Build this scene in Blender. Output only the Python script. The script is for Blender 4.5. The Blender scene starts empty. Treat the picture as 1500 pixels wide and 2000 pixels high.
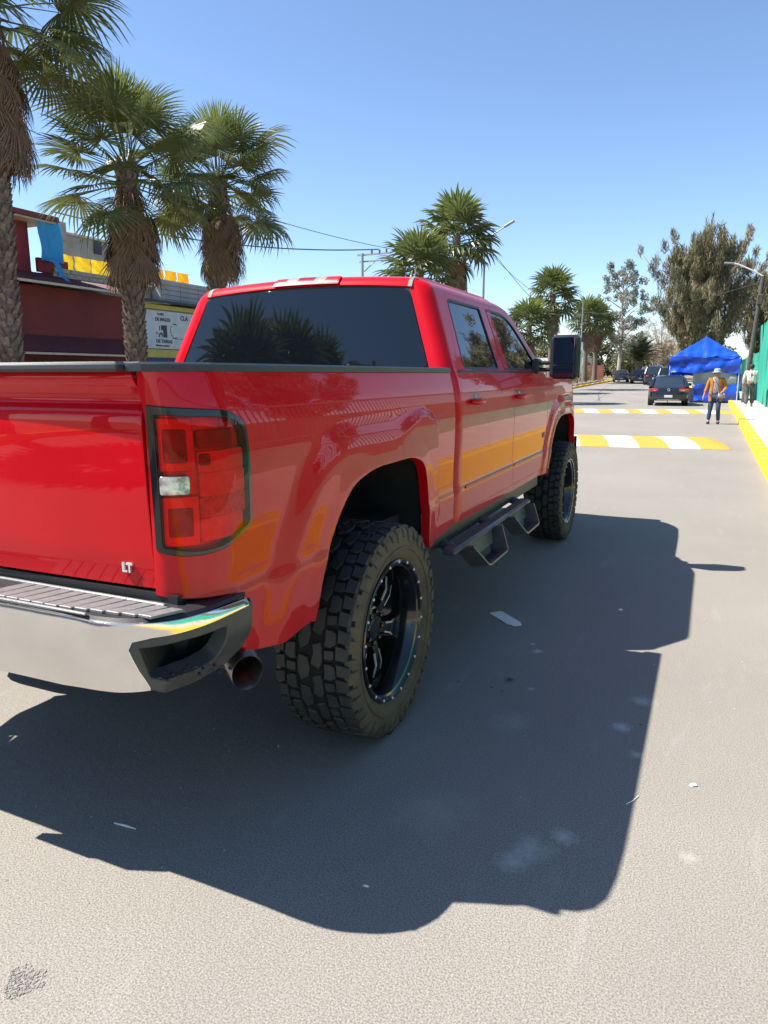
import bpy, bmesh, math, random
import numpy as np
from math import sin, cos, pi, radians, sqrt, atan2, tan
from mathutils import Vector, Matrix
from mathutils.geometry import delaunay_2d_cdt

random.seed(7)
SC = bpy.context.scene
COL = SC.collection

# ------------------------------------------------------------------ camera
YAW, PITCH, ROLL = .4285, .1918, -.0014
F = Vector((-sin(YAW)*cos(PITCH), cos(YAW)*cos(PITCH), -sin(PITCH)))
Rv = Vector((cos(YAW), sin(YAW), 0)); Uv = Rv.cross(F)
R2 = Rv*cos(ROLL)+Uv*sin(ROLL); U2 = -Rv*sin(ROLL)+Uv*cos(ROLL)
cd = bpy.data.cameras.new('camera'); cam = bpy.data.objects.new('camera', cd); COL.objects.link(cam)
cd.sensor_fit = 'HORIZONTAL'; cd.sensor_width = 36; cd.lens = 36*1384.08/1500
cd.clip_start = .05; cd.clip_end = 3000
m = Matrix((R2, U2, -F)).transposed().to_4x4(); m.translation = Vector((2.1923, -2.5933, 1.4955))
cam.matrix_world = m
SC.camera = cam

# ------------------------------------------------------------------ sky, sun, exposure
SUN = Vector((-.72, -.27, 1.0)).normalized()
W = bpy.data.worlds.new("World"); SC.world = W; W.use_nodes = True
nt = W.node_tree; nt.nodes.clear()
sky = nt.nodes.new('ShaderNodeTexSky'); sky.sky_type = 'NISHITA'; sky.sun_disc = False
sky.sun_elevation = math.asin(SUN.z); sky.sun_rotation = atan2(SUN.x, SUN.y)
sky.altitude = 1200; sky.air_density = 1.0; sky.dust_density = .35; sky.ozone_density = 3.5
bg = nt.nodes.new('ShaderNodeBackground'); bg.inputs['Strength'].default_value = .106
wo = nt.nodes.new('ShaderNodeOutputWorld')
nt.links.new(sky.outputs[0], bg.inputs[0]); nt.links.new(bg.outputs[0], wo.inputs[0])
sl = bpy.data.lights.new('sun', 'SUN'); sl.energy = 5.0; sl.angle = radians(.5); sl.color = (1, .95, .87)
so = bpy.data.objects.new('sun', sl); COL.objects.link(so)
so.rotation_euler = SUN.to_track_quat('Z', 'Y').to_euler()
SC.view_settings.view_transform = 'Standard'; SC.view_settings.look = 'None'
SC.view_settings.exposure = 1.10; SC.view_settings.gamma = 1; SC.view_settings.use_curve_mapping = False

# ------------------------------------------------------------------ materials
MATS = {}
def M(name, col, rough=.6, metal=0., coat=0., spec=.5, var=None, bump=None, coat_rough=.03, island=0., trans=0.):
    """procedural principled material; var=(scale,colour2,lo,hi) noise mix, bump=(scale,distance)"""
    if name in MATS: return MATS[name]
    m = bpy.data.materials.new(name); m.use_nodes = True; n = m.node_tree; MATS[name] = m
    b = n.nodes['Principled BSDF']
    b.inputs['Base Color'].default_value = (*col, 1); b.inputs['Roughness'].default_value = rough
    b.inputs['Metallic'].default_value = metal; b.inputs['Coat Weight'].default_value = coat
    b.inputs['Coat Roughness'].default_value = coat_rough; b.inputs['Specular IOR Level'].default_value = spec
    tc = n.nodes.new('ShaderNodeTexCoord')
    src = None
    if var:
        no = n.nodes.new('ShaderNodeTexNoise'); no.inputs['Scale'].default_value = var[0]; no.inputs['Detail'].default_value = 6
        n.links.new(tc.outputs['Object'], no.inputs['Vector'])
        r = n.nodes.new('ShaderNodeMapRange'); r.inputs[1].default_value = var[2] if len(var) > 2 else .35
        r.inputs[2].default_value = var[3] if len(var) > 3 else .65
        n.links.new(no.outputs['Fac'], r.inputs[0])
        mx = n.nodes.new('ShaderNodeMix'); mx.data_type = 'RGBA'
        mx.inputs[6].default_value = (*col, 1); mx.inputs[7].default_value = (*var[1], 1)
        n.links.new(r.outputs[0], mx.inputs[0]); src = mx.outputs[2]
    if island:
        ge = n.nodes.new('ShaderNodeNewGeometry'); mr = n.nodes.new('ShaderNodeMapRange')
        mr.inputs[3].default_value = 1-island; mr.inputs[4].default_value = 1+island
        n.links.new(ge.outputs['Random Per Island'], mr.inputs[0])
        hs = n.nodes.new('ShaderNodeHueSaturation'); hs.inputs['Color'].default_value = (*col, 1)
        if src: n.links.new(src, hs.inputs['Color'])
        n.links.new(mr.outputs[0], hs.inputs['Value']); src = hs.outputs[0]
    if src: n.links.new(src, b.inputs['Base Color'])
    if bump:
        nb = n.nodes.new('ShaderNodeTexNoise'); nb.inputs['Scale'].default_value = bump[0]; nb.inputs['Detail'].default_value = 5
        n.links.new(tc.outputs['Object'], nb.inputs['Vector'])
        bu = n.nodes.new('ShaderNodeBump'); bu.inputs['Distance'].default_value = bump[1]
        n.links.new(nb.outputs['Fac'], bu.inputs['Height']); n.links.new(bu.outputs[0], b.inputs['Normal'])
    if trans:
        t = n.nodes.new('ShaderNodeBsdfTranslucent'); a = n.nodes.new('ShaderNodeMixShader'); a.inputs[0].default_value = trans
        if src: n.links.new(src, t.inputs[0])
        else: t.inputs[0].default_value = (*col, 1)
        out = n.nodes['Material Output']
        n.links.new(b.outputs[0], a.inputs[1]); n.links.new(t.outputs[0], a.inputs[2]); n.links.new(a.outputs[0], out.inputs[0])
    return m

RED = M('red_paint', (.54, .0006, .007), .42, 0, .62, .05, var=(3, (.58, .0008, .009)), coat_rough=.012)
def road_film():
    n = RED.node_tree; b = n.nodes['Principled BSDF']; L = n.links; src = b.inputs['Base Color'].links[0].from_socket
    tc = n.nodes.new('ShaderNodeTexCoord'); sp = n.nodes.new('ShaderNodeSeparateXYZ'); L.new(tc.outputs['Object'], sp.inputs[0])
    r = n.nodes.new('ShaderNodeMapRange'); r.inputs[1].default_value = 1.05; r.inputs[2].default_value = .66; L.new(sp.outputs[2], r.inputs[0])
    no = n.nodes.new('ShaderNodeTexNoise'); no.inputs['Scale'].default_value = 5; no.inputs['Detail'].default_value = 8; no.inputs['Roughness'].default_value = .7; L.new(tc.outputs['Object'], no.inputs['Vector'])
    m_ = n.nodes.new('ShaderNodeMath'); m_.operation = 'MULTIPLY'; L.new(r.outputs[0], m_.inputs[0]); L.new(no.outputs['Fac'], m_.inputs[1])
    x = n.nodes.new('ShaderNodeMix'); x.data_type = 'RGBA'; k = n.nodes.new('ShaderNodeMath'); k.operation = 'MULTIPLY'; k.inputs[1].default_value = .14; L.new(m_.outputs[0], k.inputs[0])
    L.new(k.outputs[0], x.inputs[0]); L.new(src, x.inputs[6]); x.inputs[7].default_value = (.30, .23, .17, 1); L.new(x.outputs[2], b.inputs['Base Color'])
    q = n.nodes.new('ShaderNodeMapRange'); q.inputs[3].default_value = .012; q.inputs[4].default_value = .07; L.new(m_.outputs[0], q.inputs[0]); L.new(q.outputs[0], b.inputs['Coat Roughness'])
road_film()
CHROME = M('chrome', (.80, .79, .77), .10, 1, var=(4, (.70, .69, .67)), bump=(9, .0006))
BLACKP = M('black_plastic', (.016, .017, .019), .45, bump=(300, .0004))
GREYP = M('grey_plastic', (.050, .051, .050), .42, var=(30, (.065, .064, .062)), bump=(260, .0005))
CAPP = M('rail_cap_plastic', (.03, .033, .037), .35, bump=(220, .0003))
GLOSSB = M('gloss_black', (.006, .006, .007), .12, 0, .6)
GLASS = M('tinted_glass', (.004, .006, .009), .02, 0, .25, .6, coat_rough=.0)
UNDER = M('underbody', (.009, .009, .009), .85, var=(8, (.02, .018, .016)))
STEEL = M('worn_steel', (.30, .28, .25), .34, 1, var=(14, (.17, .14, .11)))
MILLED = M('milled_metal', (.80, .80, .79), .42, .45, var=(40, (.6, .6, .6)))
WHEELB = M('wheel_black', (.008, .008, .009), .16, 0, .7)
TYRE = M('tyre_rubber', (.022, .022, .023), .62, var=(7, (.04, .037, .032)), bump=(120, .0012))
TYRED = M('dusty_sidewall', (.115, .088, .054), .75, var=(9, (.05, .042, .032), .38, .72), bump=(90, .001))
LRED = M('lamp_red', (.95, .02, .03), .35, .45, .3, var=(30, (.80, .01, .02)))
LDARK = M('lamp_dark_red', (.40, .004, .01), .3, .3, var=(40, (.25, .002, .006)))
LBRI = M('lamp_bright_red', (1., .05, .05), .4, .3, .3, var=(50, (.9, .02, .03)))
LCLR = M('lamp_silver', (.75, .72, .70), .22, .7, var=(38, (.30, .27, .26), .40, .60), bump=(45, .003))
WHITE = M('white_paint', (.74, .73, .70), .6, var=(3, (.62, .60, .57)))
YEL = M('yellow_paint', (.80, .50, .02), .6, var=(2.5, (.72, .43, .03)), bump=(60, .002))

def lens_material():
    m = bpy.data.materials.new('red_lens'); m.use_nodes = True; n = m.node_tree; n.nodes.clear()
    o = n.nodes.new('ShaderNodeOutputMaterial'); t = n.nodes.new('ShaderNodeBsdfTransparent'); t.inputs[0].default_value = (1., .14, .13, 1)
    g = n.nodes.new('ShaderNodeBsdfGlossy'); g.inputs['Roughness'].default_value = .01
    lw = n.nodes.new('ShaderNodeFresnel'); lw.inputs[0].default_value = 1.38
    x = n.nodes.new('ShaderNodeMixShader')
    tc = n.nodes.new('ShaderNodeTexCoord'); no = n.nodes.new('ShaderNodeTexNoise'); no.inputs['Scale'].default_value = 12
    bu = n.nodes.new('ShaderNodeBump'); bu.inputs['Distance'].default_value = .0008
    n.links.new(tc.outputs['Object'], no.inputs['Vector']); n.links.new(no.outputs['Fac'], bu.inputs['Height']); n.links.new(bu.outputs[0], g.inputs['Normal'])
    n.links.new(lw.outputs[0], x.inputs[0]); n.links.new(t.outputs[0], x.inputs[1]); n.links.new(g.outputs[0], x.inputs[2]); n.links.new(x.outputs[0], o.inputs[0])
    return m
LENS = lens_material()

# ------------------------------------------------------------------ object helpers
def tag(o, label=None, cat=None, group=None, kind=None):
    if label: o['label'] = label
    if cat: o['category'] = cat
    if group: o['group'] = group
    if kind: o['kind'] = kind
    return o
def link(name, me, mat=None, parent=None, loc=None, rot=None, scale=None):
    o = bpy.data.objects.new(name, me); COL.objects.link(o)
    if mat and me is not None and not me.materials: me.materials.append(mat)
    if parent: o.parent = parent
    if loc is not None: o.location = loc
    if rot is not None: o.rotation_euler = rot
    if scale is not None: o.scale = scale
    return o
def empty(name, loc=(0, 0, 0), rz=0):
    o = bpy.data.objects.new(name, None); COL.objects.link(o); o.location = loc; o.rotation_euler = (0, 0, rz)
    o.empty_display_size = .2
    return o
def copy_tree(o, parent=None):
    c = o.copy(); COL.objects.link(c)
    if parent: c.parent = parent
    for ch in list(o.children): copy_tree(ch, c)
    return c

class MB:
    """collects simple shapes into one mesh"""
    def __init__(s): s.v = []; s.f = []; s.mi = []; s.cur = 0
    def add(s, vs, fs):
        k = len(s.v); s.v += [tuple(v) for v in vs]; s.f += [tuple(i+k for i in f) for f in fs]; s.mi += [s.cur]*len(fs)
    def box(s, c, d, rz=0, M4=None, taper=1):
        x, y, z = d[0]/2, d[1]/2, d[2]/2
        vs = [(-x, -y, -z), (x, -y, -z), (x, y, -z), (-x, y, -z), (-x*taper, -y*taper, z), (x*taper, -y*taper, z), (x*taper, y*taper, z), (-x*taper, y*taper, z)]
        if M4 is None: M4 = Matrix.Translation(c) @ Matrix.Rotation(rz, 4, 'Z')
        s.add([M4 @ Vector(v) for v in vs], [(0, 3, 2, 1), (4, 5, 6, 7), (0, 1, 5, 4), (1, 2, 6, 5), (2, 3, 7, 6), (3, 0, 4, 7)])
    def bbox(s, c, d, b=.01):
        """bevelled box (8 corners cut to three rings)"""
        x, y, z = d[0]/2, d[1]/2, d[2]/2; b = min(b, x*.9, y*.9, z*.9)
        rings = [(z, b), (z-b, 0), (-z+b, 0), (-z, b)]
        vs = []
        for zz, i in rings:
            for (sx, sy) in ((1, 1), (-1, 1), (-1, -1), (1, -1)):
                X, Y = x-i, y-i; c1 = b*.6
                p = [(sx*X, sy*(Y-c1)), (sx*(X-c1), sy*Y)]
                if sx*sy < 0: p.reverse()
                vs += [(c[0]+q[0], c[1]+q[1], c[2]+zz) for q in p]
        fs = [tuple(range(8)), tuple(reversed(range(24, 32)))]
        for r in range(3):
            for k in range(8):
                a, bb = r*8+k, r*8+(k+1) % 8
                fs.append((a, a+8, bb+8, bb))
        s.add(vs, fs)
    def tube(s, pts, rads, n=10, cap=True, sx=1.0):
        pts = [Vector(p) for p in pts]
        if not hasattr(rads, '__len__'): rads = [rads]*len(pts)
        k = len(s.v); vs = []
        up = Vector((0, 0, 1))
        for i, p in enumerate(pts):
            d = (pts[min(i+1, len(pts)-1)]-pts[max(i-1, 0)]).normalized()
            a = d.cross(up if abs(d.z) < .9 else Vector((0, 1, 0))).normalized(); b = d.cross(a)
            for j in range(n):
                t = 2*pi*j/n
                vs.append(p+a*cos(t)*rads[i]*sx+b*sin(t)*rads[i])
        fs = []
        for i in range(len(pts)-1):
            for j in range(n):
                fs.append((i*n+j, i*n+(j+1) % n, (i+1)*n+(j+1) % n, (i+1)*n+j))
        if cap: fs += [tuple(reversed(range(n))), tuple(range((len(pts)-1)*n, len(pts)*n))]
        s.add(vs, fs)
    def lathe(s, prof, n=64, axis='X', closed=False, c=(0, 0, 0)):
        vs = []; m_ = len(prof)
        for j in range(n):
            t = 2*pi*j/n
            for (a, r) in prof:
                if axis == 'X': vs.append((c[0]+a, c[1]+r*cos(t), c[2]+r*sin(t)))
                elif axis == 'Z': vs.append((c[0]+r*cos(t), c[1]+r*sin(t), c[2]+a))
                else: vs.append((c[0]+r*sin(t), c[1]+a, c[2]+r*cos(t)))
        fs = []
        for j in range(n):
            j2 = (j+1) % n
            for i in range(m_-1+(1 if closed else 0)):
                i2 = (i+1) % m_
                fs.append((j*m_+i, j*m_+i2, j2*m_+i2, j2*m_+i))
        s.add(vs, fs)
    def prism(s, poly, a, b, axis='X', M4=None):
        """extrude a 2D polygon between a and b along an axis"""
        def P(u, v, w):
            q = {'X': (w, u, v), 'Y': (u, w, v), 'Z': (u, v, w)}[axis]
            return M4 @ Vector(q) if M4 is not None else q
        n = len(poly)
        vs = [P(u, v, a) for u, v in poly]+[P(u, v, b) for u, v in poly]
        fs = [tuple(reversed(range(n))), tuple(range(n, 2*n))]+[(i, (i+1) % n, n+(i+1) % n, n+i) for i in range(n)]
        s.add(vs, fs)
    def grid(s, fn, us, vs_):
        k = len(us); pts = [fn(u, v) for v in vs_ for u in us]
        s.add(pts, [(j*k+i, j*k+i+1, (j+1)*k+i+1, (j+1)*k+i) for j in range(len(vs_)-1) for i in range(k-1)])
    def mesh(s, name, mat=None, smooth=None, recalc=True):
        me = bpy.data.meshes.new(name); me.from_pydata(s.v, [], s.f)
        mats = mat if isinstance(mat, (list, tuple)) else [mat]
        for q in mats:
            if q: me.materials.append(q)
        if len(mats) > 1: me.polygons.foreach_set('material_index', s.mi)
        if recalc:
            bm = bmesh.new(); bm.from_mesh(me); bmesh.ops.recalc_face_normals(bm, faces=bm.faces); bm.to_mesh(me); bm.free()
        if smooth is not None:
            me.polygons.foreach_set('use_smooth', [True]*len(me.polygons))
            if smooth < 3: me.set_sharp_from_angle(angle=smooth)
        me.update()
        return me
    def build(s, name, mat=None, parent=None, smooth=None, loc=None, rot=None, recalc=True):
        return link(name, s.mesh(name, mat, smooth, recalc), None, parent, loc, rot)

def quads_mesh(name, V, mat, nper=4):
    """V: (n, nper, 3) numpy -> separate polygons"""
    V = np.asarray(V, dtype=np.float32); n = V.shape[0]
    me = bpy.data.meshes.new(name); me.vertices.add(n*nper); me.vertices.foreach_set('co', V.reshape(-1))
    me.loops.add(n*nper); me.loops.foreach_set('vertex_index', np.arange(n*nper, dtype=np.int32))
    me.polygons.add(n); me.polygons.foreach_set('loop_start', np.arange(0, n*nper, nper, dtype=np.int32))
    me.update(calc_edges=True)
    if mat: me.materials.append(mat)
    return me

# ---- surface patches with exact normals ------------------------------------------------
def inside(P, poly):
    x, y = P[:, 0], P[:, 1]; c = np.zeros(len(P), bool); n = len(poly)
    for i in range(n):
        x1, y1 = poly[i]; x2, y2 = poly[(i+1) % n]
        k = ((y1 > y) != (y2 > y)) & (x < (x2-x1)*(y-y1)/((y2-y1) if y2 != y1 else 1e-12)+x1)
        c ^= k
    return c
def dist_poly(P, poly, closed=True):
    d = np.full(len(P), 1e9); n = len(poly)
    for i in range(n if closed else n-1):
        a = np.array(poly[i]); b = np.array(poly[(i+1) % n]); ab = b-a
        t = np.clip(((P-a)@ab)/max(ab@ab, 1e-12), 0, 1)
        d = np.minimum(d, np.linalg.norm(P-a-t[:, None]*ab, axis=1))
    return d
def rpoly(pts, r=.03, n=5):
    """round the corners of a polygon; a point may carry its own radius"""
    out = []; N = len(pts)
    for i in range(N):
        p = Vector(pts[i][:2]); q = Vector(pts[i-1][:2]); w = Vector(pts[(i+1) % N][:2])
        rr = pts[i][2] if len(pts[i]) > 2 else r
        a = (q-p); b = (w-p); k = min(rr, a.length*.45, b.length*.45)
        if k < 1e-4: out.append(tuple(p)); continue
        A = p+a.normalized()*k; B = p+b.normalized()*k
        for j in range(n+1):
            t = j/n
            out.append(tuple(A*(1-t)**2+p*2*t*(1-t)+B*t*t))
    return out
def densify(poly, res):
    out = []
    for i in range(len(poly)):
        a = Vector(poly[i]); b = Vector(poly[(i+1) % len(poly)]); L = (b-a).length
        if L < 1e-5: continue
        k = max(1, int(math.ceil(L/res)))
        for j in range(k): out.append(tuple(a.lerp(b, j/k)))
    return out
def patch(name, outline, fn, res, mat, parent, holes=(), sgn=1, mirror=False, depth=.02, roll=.003, off=0.):
    outline = densify(outline, res); holes = [densify(h, res) for h in holes]
    vs = []; es = []
    for lp in [outline]+holes:
        k = len(vs); vs += lp; es += [(k+i, k+(i+1) % len(lp)) for i in range(len(lp))]
    B = np.array(outline); x0, y0 = B.min(0); x1, y1 = B.max(0)
    gx = np.arange(x0+res*.5, x1, res); gy = np.arange(y0+res*.5, y1, res)
    G = np.array([(a, b) for b in gy for a in gx])
    if len(G):
        k = inside(G, outline)&(dist_poly(G, outline) > res*.45)
        for h in holes: k &= ~inside(G, h)&(dist_poly(G, h) > res*.45)
        vs += [tuple(p) for p in G[k]]
    cv, ce, cf, *_ = delaunay_2d_cdt([Vector(v) for v in vs], es, [], 0, 1e-6)
    cv = np.array([(v[0], v[1]) for v in cv]); cf = np.array([f for f in cf if len(f) == 3])
    cen = cv[cf].mean(1); k = inside(cen, outline)
    for h in holes: k &= ~inside(cen, h)
    cf = cf[k]
    h_ = .0015
    P = [Vector(fn(u, v)) for u, v in cv]
    DU = [(Vector(fn(u+h_, v))-Vector(fn(u-h_, v)))/(2*h_) for u, v in cv]
    DV = [(Vector(fn(u, v+h_))-Vector(fn(u, v-h_)))/(2*h_) for u, v in cv]
    N = [(a.cross(b).normalized())*sgn for a, b in zip(DU, DV)]
    if off: P = [p+n*off for p, n in zip(P, N)]
    # boundary
    cnt = {}
    for f in cf:
        for i in range(3):
            a, b, c = int(f[i]), int(f[(i+1) % 3]), int(f[(i+2) % 3]); key = (min(a, b), max(a, b))
            cnt.setdefault(key, []).append((a, b, c))
    bd = [v[0] for v in cnt.values() if len(v) == 1]
    ov = {}
    for a, b, c in bd:
        e = cv[b]-cv[a]; o = np.array((e[1], -e[0])); o /= max(np.linalg.norm(o), 1e-9)
        if o@(cv[c]-cv[a]) > 0: o = -o
        for q in (a, b): ov[q] = ov.get(q, Vector((0, 0, 0)))+(DU[q]*float(o[0])+DV[q]*float(o[1]))
    verts = list(P); nor = list(N); faces = [tuple(int(i) for i in f) for f in cf]
    idx = {}
    for q, o in ov.items():
        O = o.normalized() if o.length > 1e-9 else N[q]
        idx[q] = len(verts)
        verts += [P[q]+O*roll-N[q]*roll, P[q]+O*roll-N[q]*depth]; nor += [O, O]
    for a, b, c in bd:
        i, j = idx[a], idx[b]
        faces += [(a, b, j), (a, j, i), (i, j, j+1), (i, j+1, i+1)]
    if mirror:
        verts = [Vector((-v.x, v.y, v.z)) for v in verts]; nor = [Vector((-v.x, v.y, v.z)) for v in nor]
    ff = []
    for f in faces:
        n = (verts[f[1]]-verts[f[0]]).cross(verts[f[2]]-verts[f[0]]); t = nor[f[0]]+nor[f[1]]+nor[f[2]]
        ff.append(f if n.dot(t) >= 0 else tuple(reversed(f)))
    me = bpy.data.meshes.new(name); me.from_pydata([tuple(v) for v in verts], [], ff)
    me.polygons.foreach_set('use_smooth', [True]*len(ff))
    me.normals_split_custom_set_from_vertices([tuple(n) for n in nor])
    me.materials.append(mat); me.update()
    return link(name, me, None, parent)

def text_mesh(name, body, size, depth, mat, parent, M4, bold=0.):
    cu = bpy.data.curves.new(name, 'FONT'); cu.body = body; cu.size = size; cu.extrude = depth; cu.offset = bold
    t = bpy.data.objects.new(name, cu); COL.objects.link(t)
    dg = bpy.context.evaluated_depsgraph_get(); me = bpy.data.meshes.new_from_object(t.evaluated_get(dg))
    bpy.data.objects.remove(t); me.transform(M4); me.materials.clear(); me.materials.append(mat); me.name = name
    return link(name, me, None, parent)

def sstep(a, b, x):
    t = min(1., max(0., (x-a)/(b-a))); return t*t*(3-2*t)
class Curve:
    """gaussian-smoothed piecewise linear table"""
    def __init__(s, pts, sig=.012, step=.002):
        xs = [p[0] for p in pts]; s.x0 = xs[0]-.2; s.h = step; n = int((xs[-1]+.2-s.x0)/step)
        X = s.x0+np.arange(n)*step
        k = int(4*sig/step); g = np.exp(-.5*(np.arange(-k, k+1)*step/sig)**2); g /= g.sum(); s.t = []
        for c in range(1, len(pts[0])):
            ys = np.array([p[c] for p in pts])
            sl0 = (ys[1]-ys[0])/(xs[1]-xs[0]); sl1 = (ys[-1]-ys[-2])/(xs[-1]-xs[-2])
            Y = np.interp(X, xs, ys); Y = np.where(X < xs[0], ys[0]+(X-xs[0])*sl0, Y); Y = np.where(X > xs[-1], ys[-1]+(X-xs[-1])*sl1, Y)
            s.t.append(np.convolve(np.pad(Y, k, mode='edge'), g, 'valid').tolist())
    def __call__(s, x, c=0):
        t = (x-s.x0)/s.h; i = max(0, min(len(s.t[c])-3, int(t))); f = t-i
        T = s.t[c]
        # quadratic-ish smooth interpolation for clean normals
        return T[i]*(1-f)+T[i+1]*f

def gz(y):
    return 0. if y < 40 else .012*(y-40)*min(1, (y-40)/10)

# ================================================================== THE SETTING
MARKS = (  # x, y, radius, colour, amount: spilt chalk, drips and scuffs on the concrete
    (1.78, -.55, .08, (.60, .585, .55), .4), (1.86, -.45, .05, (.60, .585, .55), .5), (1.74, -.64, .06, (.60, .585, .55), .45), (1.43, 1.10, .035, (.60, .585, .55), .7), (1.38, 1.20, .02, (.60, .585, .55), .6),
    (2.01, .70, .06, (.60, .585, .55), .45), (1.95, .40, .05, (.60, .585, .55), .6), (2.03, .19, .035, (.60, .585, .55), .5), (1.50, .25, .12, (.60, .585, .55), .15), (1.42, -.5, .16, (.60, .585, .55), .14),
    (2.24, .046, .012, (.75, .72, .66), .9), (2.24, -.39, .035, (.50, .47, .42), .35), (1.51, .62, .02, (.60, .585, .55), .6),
    (1.385, .674, .034, (.02, .02, .02), .9), (1.328, .555, .013, (.03, .03, .03), .9), (1.385, .533, .010, (.03, .03, .03), .9), (1.16, .55, .022, (.10, .09, .08), .6),
    (2.024, .461, .010, (.04, .04, .04), .9), (.377, -1.351, .006, (.05, .04, .04), .9), (3.1, 2.6, .2, (.26, .24, .21), .35))
def road_material():
    m = bpy.data.materials.new('concrete_road'); m.use_nodes = True; n = m.node_tree; L = n.links
    b = n.nodes['Principled BSDF']; b.inputs['Roughness'].default_value = .85; b.inputs['Specular IOR Level'].default_value = .3
    tc = n.nodes.new('ShaderNodeTexCoord')
    def noise(scale, detail=4, mp=None, rough=.6):
        no = n.nodes.new('ShaderNodeTexNoise'); no.inputs['Scale'].default_value = scale; no.inputs['Detail'].default_value = detail
        no.inputs['Roughness'].default_value = rough
        if mp:
            q = n.nodes.new('ShaderNodeMapping'); q.inputs['Scale'].default_value = mp; q.inputs['Rotation'].default_value = (0, 0, .04)
            L.new(tc.outputs['Object'], q.inputs[0]); L.new(q.outputs[0], no.inputs['Vector'])
        else: L.new(tc.outputs['Object'], no.inputs['Vector'])
        return no.outputs['Fac']
    def rng(s, a, c, lo=0., hi=1.):
        r = n.nodes.new('ShaderNodeMapRange'); r.inputs[1].default_value = a; r.inputs[2].default_value = c
        r.inputs[3].default_value = lo; r.inputs[4].default_value = hi; L.new(s, r.inputs[0]); return r.outputs[0]
    def mix(fac, a, c):
        x = n.nodes.new('ShaderNodeMix'); x.data_type = 'RGBA'; L.new(fac, x.inputs[0])
        for k, q in ((6, a), (7, c)):
            if isinstance(q, tuple): x.inputs[k].default_value = (*q, 1)
            else: L.new(q, x.inputs[k])
        return x.outputs[2]
    base = mix(rng(noise(.35, 5), .35, .65), (.268, .246, .215), (.335, .307, .266))
    base = mix(rng(noise(190, 2), .36, .62), mixd := (.160, .147, .130), base)      # dark aggregate
    vor = n.nodes.new('ShaderNodeTexVoronoi'); vor.inputs['Scale'].default_value = 130; L.new(tc.outputs['Object'], vor.inputs['Vector'])
    base = mix(rng(vor.outputs['Distance'], .16, .08, 0, .8), base, (.46, .42, .365))       # pale grains
    base = mix(rng(noise(60, 3), .64, .75, 0, .45), base, (.17, .155, .14))
    base = mix(rng(noise(5, 8, (2.2, .35, 1), .7), .57, .84, 0, .26), base, (.50, .48, .45))  # chalky drag streaks
    base = mix(rng(noise(.9, 7, None, .75), .56, .74, 0, .45), base, (.25, .235, .215))     # large faint stains
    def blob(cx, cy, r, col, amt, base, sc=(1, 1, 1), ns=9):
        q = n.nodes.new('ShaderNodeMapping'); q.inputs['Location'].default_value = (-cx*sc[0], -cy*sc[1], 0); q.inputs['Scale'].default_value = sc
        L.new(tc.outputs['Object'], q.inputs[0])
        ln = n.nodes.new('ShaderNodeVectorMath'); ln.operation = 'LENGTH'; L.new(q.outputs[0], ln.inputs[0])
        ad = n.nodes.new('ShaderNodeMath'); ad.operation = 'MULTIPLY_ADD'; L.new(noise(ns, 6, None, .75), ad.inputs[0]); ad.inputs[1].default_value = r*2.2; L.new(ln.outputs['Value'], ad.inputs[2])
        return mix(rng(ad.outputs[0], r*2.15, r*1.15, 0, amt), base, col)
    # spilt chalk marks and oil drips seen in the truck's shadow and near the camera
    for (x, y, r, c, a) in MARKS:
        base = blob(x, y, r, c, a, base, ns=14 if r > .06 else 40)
    L.new(base, b.inputs['Base Color'])
    bu = n.nodes.new('ShaderNodeBump'); bu.inputs['Distance'].default_value = .0022; bu.inputs['Strength'].default_value = .8
    L.new(noise(210, 3), bu.inputs['Height'])
    b2 = n.nodes.new('ShaderNodeBump'); b2.inputs['Distance'].default_value = .0025; L.new(noise(28, 4), b2.inputs['Height']); L.new(bu.outputs[0], b2.inputs['Normal'])
    L.new(b2.outputs[0], b.inputs['Normal'])
    return m
ROAD = road_material()
DIRT = M('dry_earth', (.27, .21, .14), .95, var=(.6, (.17, .15, .08)), bump=(9, .02))
ys_far = [-60, -20, 0, 20, 40]+[40+i*4 for i in range(1, 12)]+[92, 100, 130, 170, 230, 320]
g = MB(); g.grid(lambda x, y: (x, y, gz(y)-.03 if y < 200 else gz(200)-.03), [-500, -60, -9, 3, 60, 500], [-500]+ys_far+[900])
tag(g.build('ground', DIRT), kind='structure')
def xr(y): return 3.0 if y < 45 else 3-.14*(y-45)
def xl(y): return -8.4-.013*max(0, y-30)
g = MB(); g.grid(lambda u, y: (xl(y)+(xr(y)-xl(y))*u, y, gz(y)), [0, .3, .6, 1], [q for q in ys_far if q < 97])
tag(g.build('road', ROAD), kind='structure')
# a worn pot hole edge at the near left: a shallow dip of broken concrete
pm = M('broken_concrete', (.27, .25, .225), .95, var=(70, (.23, .215, .20), .4, .6), bump=(60, .006), island=.12)
g = MB(); rs = random.Random(3)
for i in range(330):
    a = rs.uniform(0, 2*pi); r = sqrt(rs.random()); x = .735+cos(a)*r*(.052+.012*sin(3*a)); y = -1.585+sin(a)*r*(.045+.008*cos(5*a+1))
    s_ = rs.uniform(.002, .0065); g.box((x, y, .0012), (s_*1.5, s_, rs.uniform(.001, .003)), rz=rs.uniform(0, 3), taper=.6)
tag(g.build('broken_road_patch', pm), kind='stuff')
# loose grit
gm = M('pale_grit', (.50, .46, .40), .9, var=(200, (.25, .22, .2)), island=.5)
g = MB()
for i in range(520):
    x = rs.uniform(-.8, 3.0); y = rs.uniform(-2.0, 6); s_ = abs(rs.gauss(0, .0016))+.0012
    g.box((x, y, .001), (s_*1.6, s_, s_), rz=rs.uniform(0, 3), taper=.6)
tag(g.build('loose_grit', gm), kind='stuff')

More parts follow.
